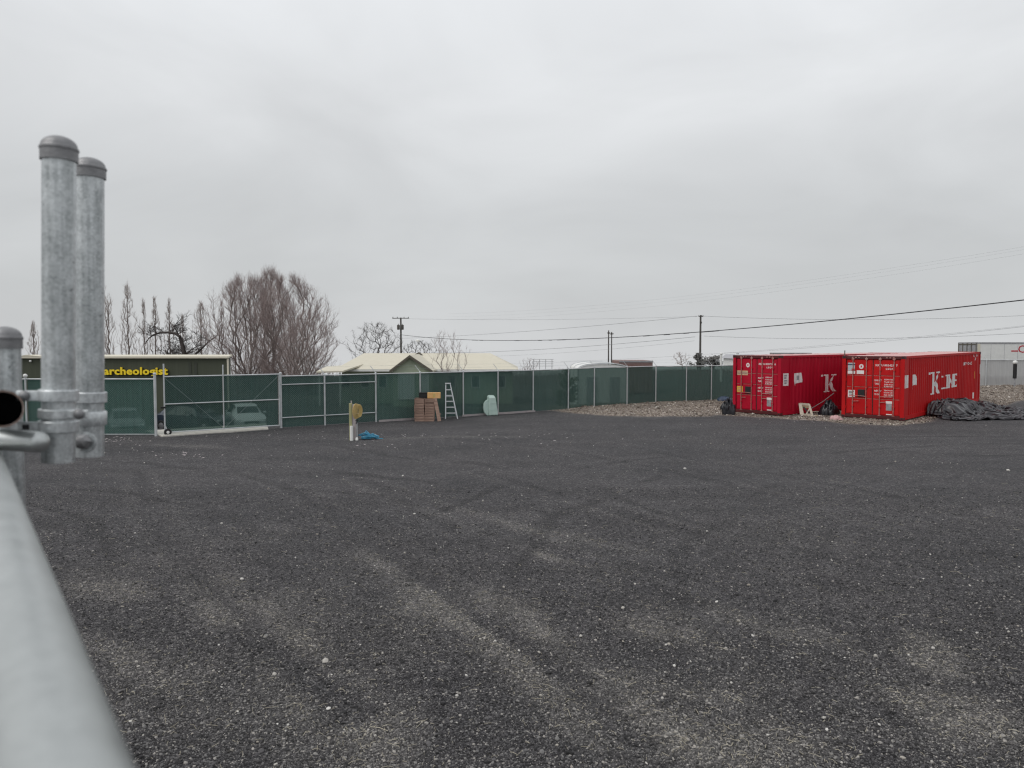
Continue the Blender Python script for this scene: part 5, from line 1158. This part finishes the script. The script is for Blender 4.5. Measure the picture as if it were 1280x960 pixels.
# crates
base = on(gp(517.5, 526.5)); yaw = math.atan2(FD.y, FD.x)-R(8); kx = base.y/F
ux = Vector((math.cos(R(4)), math.sin(R(4)), 0)); uy = Vector((-ux.y, ux.x, 0))
CWD, CDP, CHT = .385, .62, .132
def crate(col, row, nrow, label):
    j = random.Random(col*31+row)
    loc = base+ux*(.02+col*.405+CWD/2+j.uniform(-.012,.012))+uy*(CDP/2+j.uniform(-.02,.02)); loc.z = base.z+row*CHT
    t = thing('wooden_crate', label, 'crate', loc, R(4)+j.uniform(-.03,.03), 'stacked wooden crates')
    w_, d_, h_ = CWD/2, CDP/2, CHT-.010
    obj('bottom', MB().box(-w_+.012, w_-.012, -d_+.012, d_-.012, .002, .014), 'crate_dark', t)
    for sy in (-1, 1):
        obj('end_board', MB().box(-w_, w_, sy*d_-.008, sy*d_+.008, .004, .052), 'crate_wood', t); obj('end_board', MB().box(-w_, w_, sy*d_-.008, sy*d_+.008, .066, h_), 'crate_wood', t)
    for sx_ in (-1, 1): obj('side_board', MB().box(sx_*w_-.006, sx_*w_+.006, -d_+.01, d_-.01, .006, h_-.004), 'crate_dark' if sx_ < 0 else 'crate_wood', t)  # left board darker than the right: shaded side put into the colour
    for sx_ in (-1, 1): obj('cleat', MB().box(sx_*(w_-.022)-.012, sx_*(w_-.022)+.012, -d_-.016, -d_-.0085, .006, h_-.004), 'crate_wood', t)
ordn = ['bottom', 'second', 'third', 'fourth', 'fifth', 'sixth', 'top']
for col in (0, 1):
    for row in range(7): crate(col, row, 7, 'brown slatted crate, %s of the %s hand stack by the fence' % (ordn[row] if row in (0, 6) else ordn[row]+' from the ground', ('left', 'right')[col]))
def bx(name, label, cat, loc, rz, parts):
    t = thing(name, label, cat, loc, rz)
    for nm, b6, m in parts: obj(nm, MB().box(*b6), m, t, bevel=.004)
    return t
p = base+ux*.80+uy*.18; p.z = base.z+7*CHT
bx('cardboard_box', 'flat orange cardboard box lying on top of the brown crates', 'box', p, R(4), [('carton', (-.26,.26,-.17,.17,.002,.225), 'cardboard'), ('flap', (-.262,.262,-.012,.012,.2255,.229), 'cream_print'), ('printed_band', (-.04,.06,-.1725,-.1705,.03,.2), 'yellow_hose')])
p = base+ux*.40+uy*.42; p.z = base.z+7*CHT
bx('dark_box', 'dark lidded box on the crates left of the orange box', 'box', p, R(-6), [('body', (-.19,.19,-.13,.13,.002,.19), 'black'), ('lid', (-.20,.20,-.14,.14,.191,.215), 'seal')])
a = base+ux*1.02-uy*.10; b_ = base+ux*.86+uy*.0; a.z = gz1(a.x, a.y); 
t = thing('leaning_plank', 'brown plank leaning against the right side of the crates', 'plank', a); obj('board', MB().bar((0,0,.01), (b_.x-a.x-.02, b_.y-a.y, .93), .14, .025, up=(0,1,0)), 'crate_wood', t)
obj('cleat', MB().bar((-.02,-.02,.3),(.06,-.02,.3), .03, .03), 'crate_wood', t)
# stepladder
p = on(gp(564, 523)); t = thing('stepladder', 'aluminium stepladder standing against the green fence', 'ladder', p, R(6)); k_ = p.y/F; hl = 43.5*k_
bl, br, tl_, tr_ = -7.2*k_, 8*k_, -6.5*k_, -1.0*k_
for nm, x0_, x1_ in (('front_rail', bl, tl_), ('front_rail', br, tr_)): obj(nm, MB().bar((x0_,-.12,0), (x1_,.10,hl), .035, .06, up=(0,1,0)), 'alu', t)
for x0_, x1_ in ((bl+.03, tl_), (br-.03, tr_)): obj('rear_leg', MB().bar((x0_,.38,0), (x1_,.16,hl), .028, .035, up=(0,1,0)), 'alu', t)
for i in range(1, 6):
    f_ = i/6; obj('step', MB().box(bl+(tl_-bl)*f_, br+(tr_-br)*f_, -.12+.22*f_-.04, -.12+.22*f_+.05, hl*f_-.024, hl*f_+.016), 'alu', t)
obj('top_cap', MB().box(tl_-.03, tr_+.03, .02, .22, hl-.005, hl+.035), 'alu', t, bevel=.006)
for f_ in (.3, .62): obj('rear_brace', MB().bar((bl+.03+(tl_-bl-.03)*f_, .38-.22*f_, hl*f_), (br-.03+(tr_-br+.03)*f_, .38-.22*f_, hl*f_), .02, .02), 'alu', t)
# mint tub
p = on(gp(614, 519.5)); t = thing('plastic_tub', 'pale mint plastic tub stood on edge against the fence', 'tub', p, R(14)); k_ = p.y/F
def tubs(y_, sh, zb=0):
    pl = [(-3*k_,0),(8.5*k_,0),(8.3*k_,3*k_),(5.2*k_,23*k_),(4.2*k_,24*k_),(-2.2*k_,24.2*k_),(-3*k_,23*k_),(-3.4*k_,12*k_)]
    c_ = (2.6*k_, 12*k_); return [(c_[0]+(x_-c_[0])*sh, y_, max(0, c_[1]+(z_-c_[1])*sh)) for x_, z_ in pl]
mb = MB(); n_ = 8
for y_, sh in ((-.10, .88), (-.08, .96), (.0, 1.0), (.22, 1.06)): mb.v += tubs(y_, sh)
mb.f = [(i*n_+k2, i*n_+(k2+1) % n_, (i+1)*n_+(k2+1) % n_, (i+1)*n_+k2) for i in range(3) for k2 in range(n_)]+[tuple(reversed(range(n_)))]
obj('pan', mb, 'mint', t, bevel=.012)
mb = MB(); lp = [Vector(v) for v in tubs(.22, 1.07)]; lp.append(lp[0]); obj('rim', MB().tube([(v.x, v.y, max(v.z, .018)) for v in lp], .018, 8, caps=False), 'mint', t, smooth=True)
bul = [(-3.2*k_+(-6.4*k_)*math.sin(q_*math.pi/10), .08, 10*k_-10*k_*math.cos(q_*math.pi/10)) for q_ in range(11)]
mb = MB(); mb.v = [(x_, .0, z_) for x_, _, z_ in bul]+[(x_*1.0, .20, z_) for x_, _, z_ in bul]; mb.f = [tuple(reversed(range(11))), tuple(range(11,22))]+[(i, i+1, i+12, i+11) for i in range(10)]+[(10, 0, 11, 21)]
obj('curved_side', mb, 'mint', t, bevel=.01)
for zz_ in (8, 16): obj('moulded_rib', MB().box(-2*k_, 6*k_, -.112, -.099, zz_*k_-.012, zz_*k_+.012), 'mint', t)
# blue bin by fence and black rag left of crimson container
p = on(gp(905, 501.5)); t = thing('blue_sack', 'dark blue sack slumped at the fence foot left of the containers', 'sack', p); mb = MB()
def lump(seed, rx, ry, h_, fold=.25, n1=22, n2=12):
    rr = random.Random(seed); ph = [rr.uniform(0,6.28) for _ in range(8)]
    def fn(u, v):
        a_ = 6.2832*u; r_ = math.sin(min(1, v*1.02)*math.pi/2); f_ = 1+fold*(math.sin(3*a_+ph[0])*.4+math.sin(7*a_+ph[1]+3*v)*.3+math.sin(13*a_+ph[2]+5*v)*.2)
        z_ = h_*math.cos(v*math.pi/2)**.8*(1+fold*.5*math.sin(5*a_+ph[3]+6*v)+fold*.4*math.sin(9*a_+ph[5]-9*v))
        return (rx*r_*f_*math.cos(a_), ry*r_*f_*math.sin(a_), max(z_, 0)-.02*(v > .97))
    return MB().grid(fn, n1, n2)
obj('sack_body', lump(3, .42, .25, .22), 'bin_blue', t, smooth=True, recalc=False); obj('sack_neck', MB().lathe([(.05,.15),(.03,.2),(.05,.26),(.001,.24)], 9, (.1,0,0)), 'bin_blue', t)
p = on(gp(911, 519)); t = thing('black_bag', 'torn black plastic bag at the left foot of the crimson container', 'bag', p+Vector((.02,.1,0))); obj('bag_body', lump(5, .26, .22, .55, .5), 'rubbish_black', t, smooth=True, recalc=False); obj('torn_flap', lump(6, .16, .12, .25, .6), 'rubbish_black', t, smooth=True, recalc=False); t.children[1].location = (-.18, -.08, .25)
# wooden frames and rubbish between the containers
p = on(gp(1010, 520)); t = thing('broken_crate', 'broken pale wooden crate frame leaning between the two containers', 'frame', p, R(-12)); k_ = p.y/F; lean_ = .25
def fr(a_, b_, w1=.09, w2=.03, m='pale_wood', nm='board'): obj(nm, MB().bar((a_[0]*k_, lean_*a_[1]/14*1.0, a_[1]*k_), (b_[0]*k_, lean_*b_[1]/14, b_[1]*k_), w1, w2, up=(0,1,0)), m, t)
fr((-8,0),(-9,14.5)); fr((-6,0),(-8,14)); fr((5,0),(2,13.5)); fr((-9,14),(2.5,13.2)); fr((-7,.8),(5,.8)); fr((-6,12),(1,3), .06, .02, 'black', 'dark_strut'); fr((4,11),(-2,1.5), .05, .02)
fr((-6.5,10.5),(2,10.5), .12, .02, 'wood')
p = on(gp(1026, 517)); t = thing('loose_board', 'long pale board lying beside the crimson container', 'plank', p, R(8)); obj('board', MB().box(-.55,.62,-.07,.07,.06,.085), 'pale_wood', t); obj('nail_batten', MB().box(-.5,-.42,-.07,.07,.02,.059).box(.4,.48,-.07,.07,.02,.059), 'wood', t)
p = on(gp(1016, 522)); t = thing('loose_board', 'short pale board lying flat in front of the broken frame', 'plank', p, R(-5)); obj('board', MB().box(-.2,.2,-.06,.06,.05,.075), 'pale_wood', t); obj('end_cleat', MB().box(.12,.18,-.07,.07,.076,.1), 'wood', t)
p = on(gp(1041, 520)); t = thing('rubbish_heap', 'black rubbish bags heaped between the two containers', 'rubbish', p+Vector((0,.3,0)))
for i, (dx, dy, s_) in enumerate(((-.2,0,.9),(.14,.1,1.0),(-.02,-.14,.7),(.05,.25,1.25))): o_ = obj('black_bag', lump(20+i, .26*s_, .22*s_, .42*s_, .4), 'rubbish_black', t, smooth=True, recalc=False); o_.location = (dx, dy, 0)
obj('bent_pipe', MB().tube([(-.9,.1,.2),(-.3,.0,.6),(.2,.1,.95)], .012, 6), 'wire', t)
p = on(gp(1046, 525)); t = thing('pink_rag', 'crumpled pinkish rag at the left foot of the bright red container', 'rag', p+Vector((-.05,0,0))); obj('cloth', lump(31, .20, .14, .16, .35), 'pink_rag', t, smooth=True, recalc=False); obj('cloth_tail', lump(32, .12, .07, .06, .4), 'pink_rag', t, smooth=True, recalc=False); t.children[1].location = (.15, -.08, 0)
# black tarp beside the bright red container (s along the side, w outwards)
X, Y, a = CONT[0]; a = R(a); ds = np.array([math.sin(a), math.cos(a)]); dw = np.array([math.cos(a), -math.sin(a)])
def ridged(x, y_, s_): return 1-np.abs(2*fbm(x, y_, s_, 4)-1)
NS, NW, SPC = 150, 92, .068
gi, gj = np.meshgrid(np.arange(NS), np.arange(NW), indexing='ij'); rgc = np.random.default_rng(8)
su, wu = gi/(NS-1), gj/(NW-1)
S0 = 2.35+7.6*su*(1-.10*wu)+.45*np.sin(wu*5+1)*(1-su)+.6*wu*0-.55*wu*(su > .3)*0; W0 = .07+3.9*wu*(.45+.55*sstep(.05, .45, su))*(1-.30*sstep(.6, 1, su))+.25*np.sin(su*9)*wu
S0 = S0-1.3*wu*sstep(.3, 1, su)
Pq = np.stack([S0, W0, .75-.35*wu+.30*(fbm(su*16, wu*11, 5)-.5)+.16*(fbm(su*40, wu*28, 9)-.5)], -1)
def pile(S_, W_):
    h1 = .52*sstep(2.75, 3.15, S_)*sstep(6.9, 6.0, S_)*sstep(1.55, 1.0, W_)
    h2 = .30*sstep(6.2, 6.8, S_)*sstep(9.6, 8.6, S_)*sstep(1.9, 1.1, W_)*(.7+.6*fbm(S_*1.5, W_*1.5, 14))
    h3 = .16*sstep(.55, .72, fbm(S_*.9, W_*.9, 15))
    return np.maximum(np.maximum(h1, h2), h3)+.015
V_ = np.zeros_like(Pq)
pairs = [((1,0), SPC, 1.0), ((0,1), SPC, 1.0), ((1,1), SPC*1.414, .7), ((1,-1), SPC*1.414, .7), ((2,0), SPC*2, .12), ((0,2), SPC*2, .12)]
for step in range(130):
    prev = Pq.copy(); V_[..., 2] -= .0045; V_ *= .93; Pq = Pq+V_
    for it in range(5):
        for (di, dj), L0, k_ in pairs:
            for ph in (0, 1):
                if di: i0_ = np.arange(ph if di == 1 else ph*2, NS-di, 2 if di == 1 else 4)
                else: i0_ = np.arange(NS)
                if di == 2: i0_ = np.concatenate([i0_, i0_+1]); i0_ = np.unique(i0_[i0_ < NS-2])
                if dj and not di: j0_ = np.arange(ph if dj == 1 else ph*2, NW-dj, 2 if dj == 1 else 4)
                else: j0_ = np.arange(max(0, -dj), NW-max(0, dj))
                if dj == 2: j0_ = np.concatenate([j0_, j0_+1]); j0_ = np.unique(j0_[j0_ < NW-2])
                ia, ja = np.ix_(i0_, j0_); a_ = Pq[ia, ja]; b_ = Pq[ia+di, ja+dj]
                d_ = b_-a_; l_ = np.sqrt((d_*d_).sum(-1, keepdims=True))+1e-9
                c_ = (l_-L0)/l_*d_*.5*k_*np.where(l_ > L0, 1.0, .55)
                Pq[ia, ja] += c_; Pq[ia+di, ja+dj] -= c_
        fl = pile(Pq[..., 0], Pq[..., 1]) if it == 4 or step < 4 else fl
        low_ = Pq[..., 2] < fl; Pq[..., 2] = np.where(low_, fl, Pq[..., 2]); Pq[..., 1] = np.maximum(Pq[..., 1], .06)
        Pq[..., :2] = np.where(low_[..., None], prev[..., :2]+(Pq[..., :2]-prev[..., :2])*.45, Pq[..., :2])
    V_ = np.clip(Pq-prev, -.05, .05)
PXx = X+ds[0]*Pq[..., 0]+dw[0]*Pq[..., 1]; PYy = Y+ds[1]*Pq[..., 0]+dw[1]*Pq[..., 1]
bcent = Vector((X+ds[0]*5+dw[0]*1.5, Y+ds[1]*5+dw[1]*1.5, 0))
co = np.stack([PXx-bcent.x, PYy-bcent.y, Pq[..., 2]+gz(PXx, PYy)+.01], -1).reshape(-1, 3)
idg = np.arange(NS*NW).reshape(NS, NW); fq = np.stack([idg[:-1,:-1], idg[1:,:-1], idg[1:,1:], idg[:-1,1:]], -1).reshape(-1, 4)
t = thing('black_tarp', 'crumpled black tarpaulin draped over a pile beside the bright red container', 'tarp', bcent)
mb = MB(); mb.v = [tuple(v) for v in co]; mb.f = [tuple(int(i) for i in q_) for q_ in fq]
o_ = obj('sheet', mb, 'tarp', t, smooth=True, recalc=False)
sm_ = o_.modifiers.new('subdiv', 'SUBSURF'); sm_.levels = 1; sm_.render_levels = 1; so_ = o_.modifiers.new('thick', 'SOLIDIFY'); so_.thickness = .006
# hem of the sheet: a doubled edge band along the front
hem = MB(); e_ = [Vector(co[idg[i, NW-1]])+Vector((0,0,.012)) for i in range(0, NS, 2)]; hem.tube(e_, .014, 5); obj('hem', hem, 'tarp', t, smooth=True)
# black post with white cap by the grey fence
p = gp(1268, 483, .45); p = Vector((p.x*48.5/p.y, 48.5, 0)); p.z = gz1(p.x, 48.5); zt = at(1268, 455, 48.5).z-p.z
t = thing('marker_post', 'dark post with white cap standing before the grey fence', 'post', p); zm = at(1268, 473, 48.5).z-p.z
obj('stem', MB().tube([(0,0,-.1),(0,0,zm)], .05, 10), 'grey_panel', t, smooth=40); obj('sleeve', MB().tube([(0,0,zm),(0,0,zt)], .11, 14), 'black', t, smooth=40)
obj('cap', MB().lathe([(.001,-.0),(.12,.01),(.14,.1),(.11,.2),(.001,.24)], 14, (0,0,zt)), 'white_paint', t, smooth=True)
# thin steel stake between the containers
p = at(1051, 470, 34); t = thing('steel_stake', 'thin steel stake rising between the two container roofs', 'stake', (p.x-.02, 33.6, 0)); zz_ = at(1051, 438, 33.6).z
obj('rod', MB().tube([(0,0,-.1),(0,0,zz_)], .022, 8), 'roof_edge', t); obj('hook', MB().tube([(0,0,zz_-.3),(.05,0,zz_-.28),(.05,0,zz_-.2)], .01, 6), 'roof_edge', t)
# pale litter by the fence and gate
mb = MB(); rr = random.Random(9)
for (px_, py_, sp_, nn) in ((205,566,26,14),(150,551,22,26),(240,570,40,10),(560,546,90,30),(650,545,60,10),(690,552,14,6),(470,556,40,8),(330,548,60,8),(1000,524,26,34),(1030,523,18,26)):
    for i in range(nn):
        q_ = gp(px_+rr.gauss(0, sp_), py_+rr.gauss(0, 3)); s_ = rr.uniform(.02,.06); a_ = rr.uniform(0,3.14); z_ = gz1(q_.x, q_.y)+.012
        c_, d_ = math.cos(a_)*s_, math.sin(a_)*s_
        mb.add([(q_.x-c_,q_.y-d_,z_),(q_.x+d_*.5,q_.y-c_*.5,z_+.004),(q_.x+c_,q_.y+d_,z_+rr.uniform(.005,.02)),(q_.x-d_*.5,q_.y+c_*.5,z_+.015),(q_.x,q_.y,z_+.022)], [(0,1,4),(1,2,4),(2,3,4),(3,0,4)])
o_ = obj('pale_litter', mb, 'grey_wood', recalc=False); tag(o_, 'wood chips and litter strewn near the fence', None, kind='stuff')
